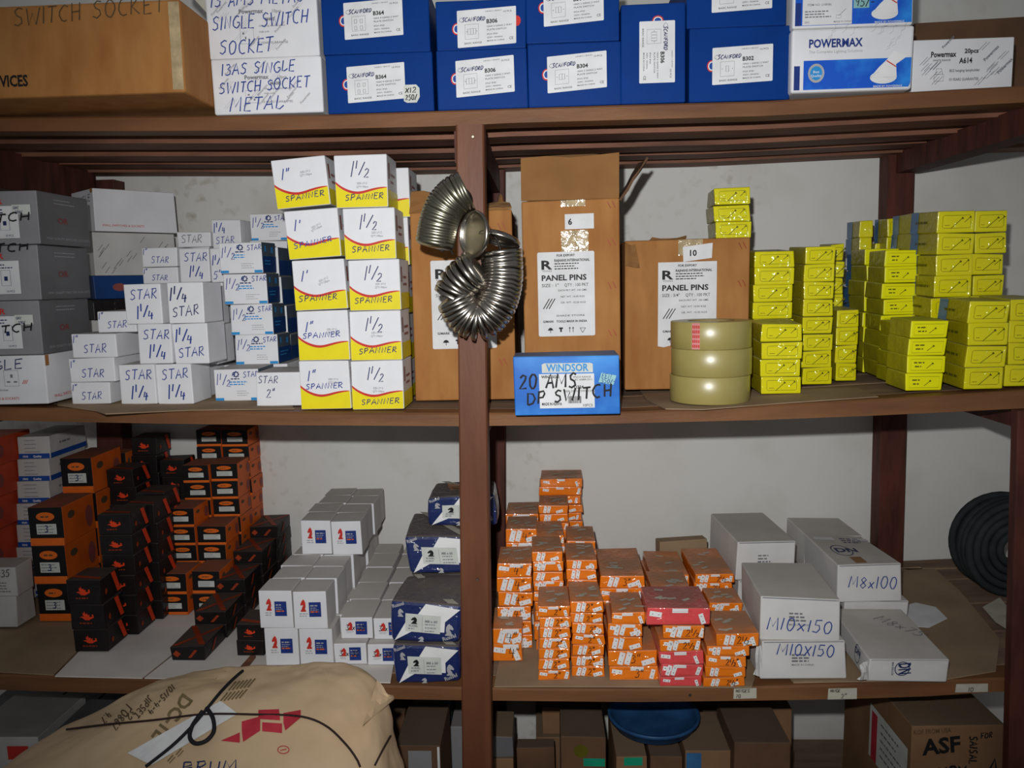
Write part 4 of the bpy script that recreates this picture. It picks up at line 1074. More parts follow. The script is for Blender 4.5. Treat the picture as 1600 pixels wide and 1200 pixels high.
ycol(1400, 1452, 503, 4, 'in the stack just behind the bright front one', Y=Yy8+.088, d=.075, style='flat', tilt=.03, plain=True)
ycol(1380, 1436, 391, 8, 'in the tall bright stack with small print', Y=Yy8+.17, d=.08, style='flat', tilt=.03)
ycol(1352, 1405, 389, 8, 'in the dark stack behind the tall bright one', Y=Yy8+.258, d=.08, style='flat', tilt=.02, plain=True)
ycol(1342, 1363, 345, 9, 'in the rearmost stack, far left', Y=Yy8+.345, d=.07, tilt=.02, blue=True, plain=True)
ycol(1364, 1386, 380, 8, 'in the rearmost stack, beside it', Y=Yy8+.345, d=.06, tilt=.02, plain=True)
Yy11 = ycol(1513, 1576, 470, 4, 'in the right front stack with blue wrap', yb=612, d=.1, side=True, blue=True, tilt=.05)
ycol(1578, 1640, 466, 4, 'in the stack cut off by the right edge', Y=Yy11+.008, d=.1, tilt=.04)
Yy9 = Yy11+.12
ycol(1462, 1521, 330, 8, 'in the tallest stack at right, left column', Y=Yy9, d=.1, side=True, blue=True, tilt=.04)
ycol(1522, 1572, 329, 8, 'in the tallest stack at right, right column', Y=Yy9+.004, d=.1, tilt=.04)
ycol(1425, 1458, 333, 8, 'behind the tallest left column', Y=Yy9+.115, d=.09, blue=True, tilt=.02)
ycol(1386, 1420, 340, 8, 'in the narrow stack before the back post', Y=Yy9+.215, d=.06, blue=True, tilt=.01)

# ------------------------------------------------------------------ strings of tin cups on the front post
def cup_mesh(R_, m):
    prof = [(0,.26),(.35,.26),(.7,.22),(.9,.15),(.97,.08),(1.0,.0),(.985,-.10),(.94,-.10),(.92,0),(.85,.08),(.66,.15),(.3,.2),(0,.2)]
    N = 28; vs = []; fs = []
    for (r_, z_) in prof:
        for a in range(N):
            vs.append((R_*r_*math.cos(2*math.pi*a/N), R_*r_*math.sin(2*math.pi*a/N), R_*z_))
    for j in range(len(prof)-1):
        for a in range(N): fs.append((j*N+a, j*N+(a+1)%N, (j+1)*N+(a+1)%N, (j+1)*N+a)[::-1])
    me = mesh('tin_cup', vs, fs)
    for p in me.polygons: p.use_smooth = True
    me.materials.append(MAT[m]); return me
def polyline(pts, n):
    P = [Vector(p) for p in pts]
    # Catmull-Rom through the points, then even spacing
    fine = []
    for i in range(len(P)-1):
        p0 = P[max(i-1,0)]; p1 = P[i]; p2 = P[i+1]; p3 = P[min(i+2,len(P)-1)]
        for s_ in range(12):
            t = s_/12
            fine.append(.5*((2*p1)+(p2-p0)*t+(2*p0-5*p1+4*p2-p3)*t*t+(3*p1-p0-3*p2+p3)*t**3))
    fine.append(P[-1])
    L_ = [0]
    for a, b in zip(fine, fine[1:]): L_.append(L_[-1]+(b-a).length)
    out = []
    for i in range(n):
        s_ = L_[-1]*i/(n-1); j = max(k for k in range(len(L_)) if L_[k] <= s_+1e-12); j = min(j, len(fine)-2)
        t = (s_-L_[j])/max(L_[j+1]-L_[j], 1e-9)
        out.append((fine[j].lerp(fine[j+1], t), (fine[j+1]-fine[j]).normalized()))
    return out
def tube(name, pts, r_, m, parent=None, n=None, seg=8):
    pl = polyline(pts, n or max(12, len(pts)*6))
    vs = []; fs = []; up = Vector((.3,.2,1)).normalized()
    for p, t in pl:
        a = t.cross(up)
        if a.length < 1e-4: a = t.cross(Vector((1,0,0)))
        a.normalize(); b = t.cross(a).normalized()
        for k in range(seg):
            g = 2*math.pi*k/seg; vs.append(tuple(p+a*math.cos(g)*r_+b*math.sin(g)*r_))
    for i in range(len(pl)-1):
        for k in range(seg): fs.append((i*seg+k, i*seg+(k+1)%seg, (i+1)*seg+(k+1)%seg, (i+1)*seg+k))
    me = mesh(name, vs, fs)
    for p in me.polygons: p.use_smooth = True
    return link(name, me, parent, m)
def cups(pix, R_, n, label, m, Y=-.085):
    pts = [atY(x, y, Y+dy) for x, y, dy in pix]
    me = cup_mesh(R_, m)
    for k, (p, t) in enumerate(polyline(pts, n)):
        o = bpy.data.objects.new('tin_cup', me); COL.objects.link(o)
        o.location = p
        tt = (t+Vector((random.uniform(-.05,.05), random.uniform(-.05,.05), random.uniform(-.05,.05)))).normalized()
        o.rotation_euler = tt.to_track_quat('Z', 'Y').to_euler()
        tag(o, label, 'tin cup', label)
    return pts
cA = cups([(726,298,0),(711,306,0),(695,324,0),(685,350,0),(680,380,0)], .0305, 24, 'shiny nested tin cup in the upper curved string on the post', 'tin_dull')
cB = cups([(783,395,0),(785,420,0),(783,448,-.004),(772,480,-.008),(750,500,-.01),(727,490,-.01),(714,468,-.012)], .0325, 30, 'shiny nested tin cup in the lower hooked string on the post', 'tin')
cC = cups([(709,462,-.012),(716,446,-.014),(728,432,-.018),(742,421,-.02)], .0315, 7, 'shiny tin cup at the tilted loose end of the lower string', 'tin')
def one_cup(px, py, Y, R_, axis, label, m):
    o = bpy.data.objects.new('tin_cup', cup_mesh(R_, m)); COL.objects.link(o); o.location = atY(px, py, Y)
    o.rotation_euler = Vector(axis).to_track_quat('Z', 'Y').to_euler(); tag(o, label, 'tin cup')
one_cup(741, 366, -.1, .036, (.72,.62,-.05), 'tin cup facing outward in the middle, its hollow side showing', 'tin')
one_cup(780, 374, -.085, .034, (.28,.2,.93), 'tin cup lying tilted just above the lower string', 'tin')
wire = empty('hanging_wire', atY(738, 330, -.06)); tag(wire, 'dark bent wire carrying the tin cups on the front post', 'wire')
wl = wire.location
tube('wire_strand', [Vector(p)-wl for p in [atY(722,292,-.085), atY(735,305,-.08), atY(738,330,-.06), atY(748,352,-.085), atY(775,372,-.085), atY(783,395,-.085)]], .0018, 'iron', wire)
tube('wire_hook', [Vector(p)-wl for p in [atY(738,330,-.044), atY(738,326,-.06), atY(737,340,-.066)]], .003, 'iron', wire)
tube('wire_tail', [Vector(p)-wl for p in [atY(680,378,-.085), atY(690,392,-.085), atY(700,386,-.083), atY(708,398,-.08)]], .0014, 'iron', wire)

# ------------------------------------------------------------------ lower shelf: chess boxes
LF = .0030
def horse(loc, w, d, h, i, n, kw):
    b = box('fastener_box', 'box', kw['lab'](i, n), 'white boxes with a red chess knight', loc, w, d, h, {'all':'white_card','T':'white_grey_top','side':'white_grey_top','F':'white_card'}, jit=.0008, r=.0015)
    if kw.get('plain'): return b
    sm = h < .05
    kh = h*.34; y0 = h*.47 if not sm else h*.4
    shape(D(), KNIGHT, w*.2, y0, w*.2, kh*(1 if not sm else 1.2), flip=False).put(b, 'knight_print', 'print_red', off=.0008)
    small_lines(D(), w*.18, y0-h*.07, w*.26, 2, h*.04, h*.06).put(b, 'logo_print', 'ink_faint', off=.0008)
    x0, x1, yy0, yy1 = w*.47, w*.83, h*.33, h*.72
    if sm: yy0, yy1 = h*.2, h*.82
    l_ = D().rect(x0,yy0,x1,yy1).put(b, 'blue_label', 'print_dkblue', off=.0009)
    q = small_lines(D(), x0+w*.04, yy0+(yy1-yy0)*.72, w*.27, 1, (yy1-yy0)*.12, .004); small_lines(q, x0+w*.04, yy0+(yy1-yy0)*.58, w*.26, 2, h*.025, h*.05)
    q.put(b, 'label_print', 'ink_faint', off=.0012, parent=l_)
    small_lines(D(), x0+w*.04, yy0+(yy1-yy0)*.3, w*.27, 1, (yy1-yy0)*.12, .004).put(b, 'orange_print', 'print_orange', off=.0012, parent=l_)
    if sm: D().hand('3 x 35', w*.16, h*.42, h*.24, t=.0012).put(b, 'handwriting', 'ink_black', off=.0014)
    return b
bh = .072; Yh0 = onshelf(465, 1043, 'C').y
XC = [(414,467),(467.5,520)]
for ci, (xl, xr) in enumerate(XC):
    X0, w_ = span(xl, xr, 1010, Yh0)
    side = 'left' if ci == 0 else 'right'
    for kk in range(8):
        nt = 2 if kk < 3 else 3
        Yk = Yh0+kk*.0655
        if Yk+.065 > WALLY-.002: break
        zb = zs('C', X0)+.0006+LF
        for t_ in range(nt):
            dx = -.007 if t_ == 1 else (.012 if t_ == 2 else 0)
            dxx = dx+(.004 if kk else 0)*(kk % 2)
            rowname = 'front row' if kk == 0 else ORD[kk]+' row back'
            tier = ['lowest','middle tier','topmost'][t_] if nt == 3 else ['lower','upper'][t_]
            lab = (lambda s_: (lambda i, n: s_))('white chess knight box, %s column, %s, %s' % (side, rowname, tier))
            plain = not (kk == 0 or (kk == 3 and t_ == 2))
            horse((X0+dxx, Yk, zb+t_*(bh+.0004)), w_*.985, .064, bh, 0, 1, dict(lab=lab, plain=plain))
Ys0 = onshelf(550, 1041, 'C').y
for ci, (xl, xr) in enumerate([(522,573),(575,612)]):
    X0, w_ = span(xl, 573+ (0 if ci == 0 else 51), 1020, Ys0)
    w_ = span(522, 573, 1020, Ys0)[1]; X0 = span(522, 573, 1020, Ys0)[0]+ci*(w_+.001)
    side = 'left' if ci == 0 else 'right'
    for kk in range(5):
        Yk = Ys0+kk*.09
        for t_ in range(2):
            lab = (lambda s_: (lambda i, n: s_))('low white knight box, %s of the small pair, %s, %s tier' % (side, 'front row' if kk == 0 else ORD[kk]+' row back', ['lower','upper'][t_]))
            horse((X0+(.009 if t_ else 0)-(.004*kk if ci == 0 else .002*kk), Yk+(.02 if t_ else 0), zs('C', X0)+.0006+LF+t_*.0414), w_*.98, .068 if kk == 4 else .088, .041, 0, 1, dict(lab=lab, plain=kk > 0))

# ------------------------------------------------------------------ navy packs
def navy(loc, w, d, h, label, rot=0.0, tilt=0.0, lx=.5, front=True):
    b = box('fixings_pack', 'pack', label, 'navy wrapped fixings packs', loc, w, d, h, {'all':'navy_pack'}, rot=rot, tilt=tilt, jit=.006, r=.006, bulge=.002)
    D().poly([(w*.06,h*.04),(w*.34,h*.3),(w*.78,h*.28),(w*.78,h*.55),(w*.98,h*.9),(w*.5,h*.98),(w*.36,h*.62),(w*.24,h*.55)]).put(b, 'white_panel', 'print_white', off=.0016)
    l_ = D().poly([(w*.22,h*.28),(w*.72,h*.24),(w*.72,h*.7),(w*.22,h*.72)]).put(b, 'label', 'sticker', off=.0024)
    shape(D(), KNIGHT, w*.29, h*.47, w*.11, h*.18).put(b, 'knight_print', 'ink_black', off=.003, parent=l_)
    q = D().text('RUSSEL', w*.27, h*.4, .0036, bold=True).text('M8 x 60', w*.5, h*.52, .0046, bold=True); small_lines(q, w*.5, h*.46, w*.19, 3, .0022, .006); small_lines(q, w*.26, h*.34, w*.14, 1, .0026, .005); q.stroke([(w*.46,h*.28),(w*.46,h*.66)], .0005)
    q.put(b, 'print', 'ink_grey', off=.003, parent=l_)
    q = D(); shape(q, KNIGHT, w*.78, h*.2, w*.14, h*.32, True); shape(q, KNIGHT, w*.1, h*.62, w*.1, h*.2, True); shape(q, KNIGHT, w*.4, h*.02, w*.1, h*.14)
    q.text('Russel', w*.77, h*.06, .007, bold=True, rot=.35); q.text('Russel', w*.04, h*.82, .006, bold=True, rot=.35)
    q.put(b, 'pattern_print', 'ink_faint', off=.0014)
    q = D()
    for a in range(5): shape(q, KNIGHT, random.uniform(.05,.75)*w, random.uniform(.05,.75)*d, .02, .02)
    D().poly([(w*.1,d*.99),(w*.22,d*.99),(w*.95,d*.02),(w*.8,d*.02)]).put(b, 'top_stripe', 'paper_old', 'top', off=.0014)
    D().rect(d*.06,h*.2,d*.4,h*.85).put(b, 'side_label', 'print_white', 'right', off=.0014)
    return b
pN = span(613, 719, 1050, .008); zN = zs('C', pN[0])+.001
n1 = navy((pN[0], .008, zN), pN[1], .15, .069, 'navy pack with white star print, lowest, at the shelf edge')
n2 = navy((pN[0]+.001, .01, zN+.0755), pN[1], .15, .071, 'navy pack with white star print, second up, left edge bent', rot=-.05)
pM = span(640, 745, 870, .15)
zM = zs('C', pM[0])+.001
n3b = navy((pM[0], .15, zM), pM[1]*1.02, .16, .075, 'navy pack low at the back, hidden by the front packs')
n3c = navy((pM[0], .152, zM+.082), pM[1], .155, .062, 'navy pack in the back stack, second up')
n3 = navy((pM[0]-.002, .15, zM+.152), pM[1]*1.05, .16, .07, 'navy pack in the back stack, third up, dusty drooping flap', rot=.06)
pK = span(672, 776, 780, .22)
n4 = navy((pK[0], .2, zM+.23), pK[1], .12, .06, 'navy pack on top of the back stack behind the post', rot=.03)
flap('loose_flap', n4, [(-n4.w*.2,.05,n4.h),(n4.w*.1,.05,n4.h),(n4.w*.08,.04,n4.h+.016),(-n4.w*.24,.045,n4.h+.014)], .002, 'kraft_dark')

# ------------------------------------------------------------------ orange hinge boxes
def hinge_plate(q, x, y, L_, ang):
    c, s_ = math.cos(ang), math.sin(ang); wd = L_*.42
    q.poly([(x,y),(x+L_*c,y+L_*s_),(x+L_*c-wd*s_,y+L_*s_+wd*c),(x-wd*s_,y+wd*c)])
def hinge(loc, w, d, h, i, n, kw):
    red = kw.get('red')
    b = box('hinge_box', 'box', kw.get('label') or (('red' if red else 'orange')+' hinge box, '+nth(i, n)+' in '+kw['cname']), 'orange and red hinge boxes', loc, w, d, h, {'all':'red_box' if red else 'orange_box'}, jit=.0016, r=.0018, rot=kw.get('rot', random.uniform(-.03,.03)))
    q = D(); dots = D()
    def plate(x, y, L_, ang):
        hinge_plate(q, x, y, L_, ang)
        c_, s__ = math.cos(ang), math.sin(ang)
        for f in (.25, .75): dots.ell(x+L_*f*c_-L_*.2*s__, y+L_*f*s__+L_*.2*c_, .0009, .0009, 6)
    k_ = random.random()
    if k_ < .75:
        x0 = w*random.uniform(.06,.16)
        for a in range(2): plate(x0+a*h*.42+h*.38, h*.08, h*.8, 1.3)
    if k_ > .3: plate(w*random.uniform(.86,.93)+h*.1, h*.1, h*random.uniform(.6,.75), random.choice((1.3,1.9)))
    if k_ > .5: plate(w*random.uniform(.02,.1), h*.55, h*.7, -.15)
    if k_ < .6: plate(w*random.uniform(.62,.72), h*.02, h*.8, .3)
    hinge_plate(q, w*random.uniform(.3,.45), h*.72, h*.9, .0) if k_ > .4 else None
    q.v = [(min(max(u, .001), w-.001), min(max(v, .0008), h-.0008)) for u, v in q.v]
    q.put(b, 'hinge_print', 'print_white', off=.0008)
    if dots.v: dots.put(b, 'hole_print', 'ink_black', off=.0011)
    q = D()
    q.frame(w*.3,h*.18,w*.7,h*.82,.0003); q.put(b, 'line_print', 'print_darkorange', off=.0009)
    if kw.get('txt') and not red:
        D().hand(kw['txt'], w*random.uniform(.46,.56), h*.2, h*.55, t=.0012).put(b, 'handwriting', 'ink_black', off=.0012)
    if i == n-1:
        q = D()
        for a in range(5):
            hinge_plate(q, random.uniform(.05,.75)*w, random.uniform(.05,.8)*d, .016, random.uniform(-.4,.8))
        q.put(b, 'top_hinge_print', 'paper_old', 'top', off=.0008)
    return b
def hcol(xl, xr, yt, yb=None, Y=None, n=None, hh=.0195, d=.098, cname='', **kw):
    if Y is None: Y = onshelf((xl+xr)/2, yb, 'C').y
    column(hinge, xl, xr, yt, hh, 'C', Y, d, lift=.003, n=n, cname=cname, **kw)
    return Y
hcol(768, 815, 981, yb=1037, n=2, cname='the front stack beside the post', txt='4"')
Y6 = hcol(841, 890, 948, yb=1066, n=7, cname='the front stack second from the post', txt='2"')
hcol(892, 943, 940, yb=1061, n=7, cname='the front stack third from the post', txt='2"')
stack(hinge, [(953,1028,1041,dict(label='wide orange hinge box marked 3", lowest in the front middle',txt='3"')), (950,1027,1016,dict(label='wide orange hinge box marked 3", second in the front middle',txt='3"')),
   (950,1003,995,dict(label='orange hinge box, third in the front middle stack')), (950,1003,975,dict(label='orange hinge box, fourth in the front middle stack')), (957,1008,957,dict(label='orange hinge box, topmost in the front middle stack'))], 'C', yb=1066, d=.1, lift=.003)
stack(hinge, [(1031,1095,1057,dict(red=True,label='red hinge box, lowest at the shelf front')), (1033,1098,1038,dict(red=True,label='red hinge box, second from the bottom at front')), (1031,1099,1018,dict(red=True,label='red hinge box, third from the bottom at front')),
   (1031,1095,998,dict(label='orange hinge box resting on the three red ones',txt='2½')), (1036,1100,976,dict(label='orange hinge box marked 2½ just under the pink red one',txt='2½')), (1011,1109,950,dict(red=True,rot=0,label='wide pink red hinge box, topmost of the red stack'))], 'C', yb=1076, d=.1, lift=.003)
stack(hinge, [(1099,1165,1058,dict(label='orange hinge box, lowest in the right front stack',txt='2½"')), (1102,1166,1042,dict(label='orange hinge box, second in the right front stack')), (1102,1166,1025,dict(label='orange hinge box, third in the right front stack',txt='2½"')),
   (1105,1172,1010,dict(label='orange hinge box, fourth in the right front stack')), (1120,1187,990,dict(label='orange hinge box, topmost in the right front stack, pushed right',txt='2½',rot=0))], 'C', yb=1077, d=.1, lift=.003)
hcol(776, 830, 880, Y=.145, hh=.029, cname='the second row stack beside the post', txt='4"')
hcol(833, 880, 862, Y=.14, cname='the second row, second from the post')
hcol(885, 932, 874, Y=.14, cname='the second row, third from the post')
hcol(936, 1006, 900, Y=.14, hh=.024, d=.16, cname='the second row, wide middle stack', txt='3"')
hcol(1020, 1081, 920, Y=.135, cname='the second row behind the pink red box', txt='2½')
hcol(1108, 1160, 942, Y=.13, cname='the second row behind the right front stack', d=.075)
hcol(1016, 1076, 897, Y=.24, d=.14, cname='the third row, second from the right', txt='2½')
hcol(1086, 1146, 896, Y=.215, d=.15, cname='the third row, rightmost stack', txt='2½')
hcol(790, 838, 827, Y=.255, hh=.029, cname='the third row stack beside the post', txt='4"')
hcol(840, 882, 836, Y=.245, cname='the third row, second from the post')
hcol(887, 932, 845, Y=.245, cname='the third row, third from the post')
hcol(792, 842, 803, Y=.365, hh=.029, cname='the fourth row stack beside the post', txt='4"')
hcol(843, 888, 790, Y=.355, cname='the fourth row stack before the tower', d=.09)
hcol(843, 909, 748, Y=.46, cname='the tall rear tower against the wall', d=.09)
# khaki carton lid leaning behind
lid = box('carton_lid', 'cardboard', 'khaki cardboard piece standing behind the rightmost hinge boxes', None, (atY(1068,850,.4).x, .4, zs('C',.3)+.003), .11, .03, .13, {'all':'cardsheet'}, rot=.15)

# ------------------------------------------------------------------ white bolt boxes
def bolt(loc, w, d, h, label, rot=0.0, txt=None, tx=(.1,.4,.8), print_=True, jit=.003, logo=False, tilt=0.0):
    b = box('bolt_box', 'box', label, 'worn white bolt boxes', loc, w, d, h, {'all':'bolt_white'}, rot=rot, jit=jit, r=.0025, tilt=tilt)
    if print_:
        q = small_lines(D(), w*.36, h*.62, w*.27, 3, .0042, h*.08); q.text('MADE IN CHINA', w*.36, h*.36, .0035, width=w*.26)
        q.put(b, 'print', 'ink_grey', off=.0016)
    if txt: D().hand(txt, w*tx[0], h*tx[1], h*.3, t=.0017, width=w*tx[2], rot=-.05).put(b, 'handwriting', 'ink_blue', off=.002)
    if logo:
        q = D().stroke([(w*.42+w*.09*math.cos(a*math.pi/10), h*.6+h*.3*math.sin(a*math.pi/10)) for a in range(20)], .0016, True)
        q.text('DN', w*.37, h*.82, .02, bold=True, rot=-1.45, width=h*.48); q.text('www.clem.co.ke', w*.28, h*.9, .005, rot=-1.5, width=h*.6); q.put(b, 'logo_print', 'ink_navy', off=.0016)
        D().hand('M8x75', w*.45, d*.75, .026, t=.0016, rot=-.9).put(b, 'top_writing', 'ink_grey', 'top', off=.0022)
        q = D().ell(d*.7, h*.72, .012, .016); 
        q = D().stroke([(d*.75+.012*math.cos(a*math.pi/8), h*.62+.017*math.sin(a*math.pi/8)) for a in range(16)], .0014, True); q.text('DN', d*.7, h*.6, .012, bold=True); q.put(b, 'side_logo', 'ink_navy', 'left', off=.002)
    # the tuck flap of the lid
    D().rect(.003, h*.965, w-.003, h*.985).put(b, 'lid_gap', 'ink_grey', off=.0012)
    return b
def bpx(xl, xr, yt, yb, Y, d, label, z=None, **kw):
    X, w_ = span(xl, xr, (yt+yb)/2, Y)
    z0 = (zmax('C', X-w_/2, X+w_/2)+.0032) if z is None else z
    h_ = atY((xl+xr)/2, yt, Y).z-z0
    return bolt((X, Y, z0), w_, d, h_, label, **kw), z0+h_+.0006
B5, z5 = bpx(1190, 1322, 1004, 1069, .012, .19, 'white bolt box marked M10x150, lower one at the shelf edge', txt='M10X150', tx=(.18,.66,.7))
flap('side_flap', B5, [(-B5.w/2,0,.004),(-B5.w/2,0,B5.h*.95),(-B5.w/2-.012,-.004,B5.h*.93),(-B5.w/2-.016,-.006,.012)], .0015, 'bolt_white')
B4, z4 = bpx(1189, 1313, 934, 1003, .02, .18, 'white bolt box marked M10x150, upper one on its twin', z=z5, txt='M10x150', tx=(.08,.26,.84), rot=-.05)
B6, z6 = bpx(1357, 1481, 1028, 1088, -.012, .2, 'white bolt box with an oval DN logo on its end', logo=True, print_=False, rot=-.03)
flap('side_flap', B6, [(-B6.w/2,0,.004),(-B6.w/2,0,B6.h*.9),(-B6.w/2-.016,-.006,B6.h*.8),(-B6.w/2-.02,-.012,.01)], .0015, 'bolt_white')
B3b, z3 = bpx(1318, 1417, 938, 990, .205, .2, 'white bolt box under the M8x100 one', print_=False)
B3, _z = bpx(1304, 1406, 880, 938, .2, .18, 'white bolt box marked M8x100, its top printed and torn', z=z3, txt='M8x100', tx=(.16,.4,.78), print_=False, jit=.006, rot=.04)
q = D().stroke([(B3.w*.3+.02*math.cos(a*math.pi/8), B3.d*.4+.03*math.sin(a*math.pi/8)) for a in range(16)], .002, True).text('DN', B3.w*.2, B3.d*.35, .022, bold=True); small_lines(q, B3.w*.5, B3.d*.8, B3.w*.4, 3, .006, .012); q.put(B3, 'top_print', 'ink_navy', 'top', off=.003)
D().rect(B3.w*.3,B3.d*.02,B3.w*.48,B3.d*.2).put(B3, 'torn_patch', 'kraft', 'top', off=.0024)
D().rect(B3.w*.05,B3.d*.75,B3.w*.4,B3.d*.85).rect(B3.w*.7,B3.d*.75,B3.w*.98,B3.d*.85).put(B3, 'tape_strip', 'paper', 'top', off=.0026)
B1b, z1 = bpx(1152, 1242, 905, 970, .27, .2, 'white bolt box at the back, under another')
B1, _z = bpx(1150, 1243, 847, 898, .265, .2, 'white bolt box at the back, beside the hinge boxes', z=z1, rot=.06)
B2b, z2 = bpx(1262, 1350, 890, 950, .415, .14, 'white bolt box at the back wall, lower')
B2, _z = bpx(1258, 1348, 838, 890, .41, .14, 'grey topped bolt box against the back wall', z=z2, print_=False)
# papers
sheet('paper_scrap', 'paper', 'white paper scrap lying behind the DN bolt box', 'C', [(1415,982),(1452,984),(1480,970),(1462,952),(1430,945),(1412,950)], 'paper', .0008, lift=.004)
def edge_tag(px, py, w_, h_, label, lines):
    p = atY(px, py, -.0008)
    e = D().poly([(0,0),(w_,.001),(w_*.99,h_),(w_*.02,h_*.95)])
    vs = [(u-w_/2, 0, v) for u, v in e.v]+[(u-w_/2, .0006, v) for u, v in e.v]
    o = link('price_tag', mesh('price_tag', vs, [(0,1,2,3),(7,6,5,4),(0,4,5,1),(1,5,6,2),(2,6,7,3),(3,7,4,0)]), None, 'paper_old'); o.location = (p.x, -.0008, p.z)
    tag(o, label, 'tag')
    q = D()
    for (t_, x, y, s_) in lines: q.hand(t_, x*w_, y*h_, s_*h_, t=.0009)
    link('handwriting', mesh('handwriting', [(u-w_/2, -.0004, v) for u, v in q.v], q.f), o, 'ink_black')
edge_tag(1164, 1092, .04, .02, 'small handwritten paper tag on the lower shelf edge below hinge boxes', [('HINGES',.1,.6,.3),('7Q',.1,.12,.3)])
edge_tag(1316, 1093, .05, .021, 'small paper tag reading 2" on the lower shelf edge', [('HINGE',.08,.65,.25),('2"',.45,.1,.4)])
edge_tag(1518, 1082, .055, .016, 'torn white paper tag at the right end of the shelf edge', [('1O',.4,.1,.5)])

# coil of black pipe at the right
cc = onshelf(1560, 960, 'C')
coil = empty('pipe_coil', (cc.x+.075, .36, zs('C', cc.x)+.001)); tag(coil, 'coil of black plastic pipe standing behind the right post', 'pipe coil')
for a, (R_, yy) in enumerate([(.098,-.03),(.082,-.03),(.066,-.028),(.05,-.03),(.034,-.03),(.098,-.013),(.082,-.012),(.066,-.011),(.098,.004),(.09,.021),(.098,.038)]):
    pass
    bm = bmesh.new()
    N, M_ = 36, 8
    vv = [[bm.verts.new(((R_+.0082*math.cos(2*math.pi*j/M_))*math.cos(2*math.pi*i/N), yy+.0082*math.sin(2*math.pi*j/M_), .1075+(R_+.0082*math.cos(2*math.pi*j/M_))*math.sin(2*math.pi*i/N))) for j in range(M_)] for i in range(N)]
    for i in range(N):
        for j in range(M_): bm.faces.new((vv[i][j], vv[(i+1)%N][j], vv[(i+1)%N][(j+1)%M_], vv[i][(j+1)%M_]))
    bmesh.ops.recalc_face_normals(bm, faces=bm.faces)
    bmo('turn', bm, 'black_plastic', coil, smooth=True)
# yellowed paper by the coil
sheet('paper_scrap', 'paper', 'yellowed paper scrap at the foot of the black pipe coil', 'C', [(1535,952),(1562,937),(1585,965),(1578,990),(1555,975)], 'paper_old', .0008, lift=.004)
# torn cardboard standing against the wall by the back post
YP = .505
out = [(1408,950),(1408,888),(1438,886),(1452,897),(1458,915),(1472,930),(1478,916),(1512,917),(1515,950)]
P = [atY(x, y, YP) for x, y in out]; c0 = Vector((P[4].x, YP, zs('C', P[4].x)+.003))
P[0].z = P[-1].z = c0.z
vs = [tuple(p-c0) for p in P]+[tuple(p-c0+Vector((0,.005,0))) for p in P]; n = len(P)
me = mesh('torn_cardboard', vs, [tuple(range(n))[::-1], tuple(range(n, 2*n))]+[(i, (i+1) % n, (i+1) % n+n, i+n) for i in range(n)])
bm = bmesh.new(); bm.from_mesh(me); bmesh.ops.triangulate(bm, faces=[f for f in bm.faces if len(f.verts) > 4]); bmesh.ops.recalc_face_normals(bm, faces=bm.faces); bm.to_mesh(me); bm.free()
tc_ = link('torn_cardboard', me, None, 'cardsheet'); tc_.location = c0
tag(tc_, 'torn brown cardboard standing against the wall right of the back post', 'cardboard')

# ------------------------------------------------------------------ lower shelf, left: red, white, orange and black boxes
def plainbox(name, cat, label, px, Y, d, k, mats, z=None, lift=LF, rot=0.0, jit=.0015, group=None, tilt=0.0, h=None):
    xl, xr, yt = px
    X, w_ = span(xl, xr, yt+20, Y)
    z0 = max(zs_any(k, X-w_/2), zs_any(k, X+w_/2))+.0006+lift if z is None else z
    h_ = (atY((xl+xr)/2, yt, Y).z-z0) if h is None else h
    return box(name, cat, label, group, (X, Y, z0), w_, d, h_, mats, rot=rot, jit=jit, tilt=tilt)
# red cartons at the frame edge
def redc(loc, w, d, h, i, n, kw):
    b = box('red_carton', 'box', 'red orange carton at the far left edge, '+nth(i, n), 'red cartons at the left edge', loc, w, d, h, {'all':'redorange_card'}, jit=.001)
    q = D().ell(d*.8, h*.5, .012, .016); q.ell(d*.25,h*.5,.012,.014); q.put(b, 'side_emblem', 'print_faintred', 'right', off=.0008)
    return b
stack(redc, [(-150,-18,835),(-150,-18,784),(-150,-18,734),(-150,-18,690)], 'C', Y=.245, z=zs('C', -.9)+.074, d=.14)
def whitex(loc, w, d, h, i, n, kw):
    b = box('bolt_box', 'box', ['white carton marked x35 at the left edge, lower of two','white carton marked x35 at the left edge, upper of two'][i], 'white x35 cartons', loc, w, d, h, {'all':'white_dull'}, jit=.0015)
    if i == 1:
        D().hand('6x35', w-.05, h*.68, .014, t=.0014).put(b, 'handwriting', 'ink_black', off=.001)
        q = D(); small_lines(q, w-.045, h*.45, .035, 4, .003, .006); q.put(b, 'print', 'ink_grey', off=.001)
    return b
plainbox('plain_box', 'box', 'white plain carton lying under the red cartons', (-135,10,900), .24, .09, 'C', {'all':'white_dull'}, h=.068, lift=.003)
stack(whitex, [(-60,27,932),(-60,26,886)], 'C', Y=.178, d=.055, lift=.003)
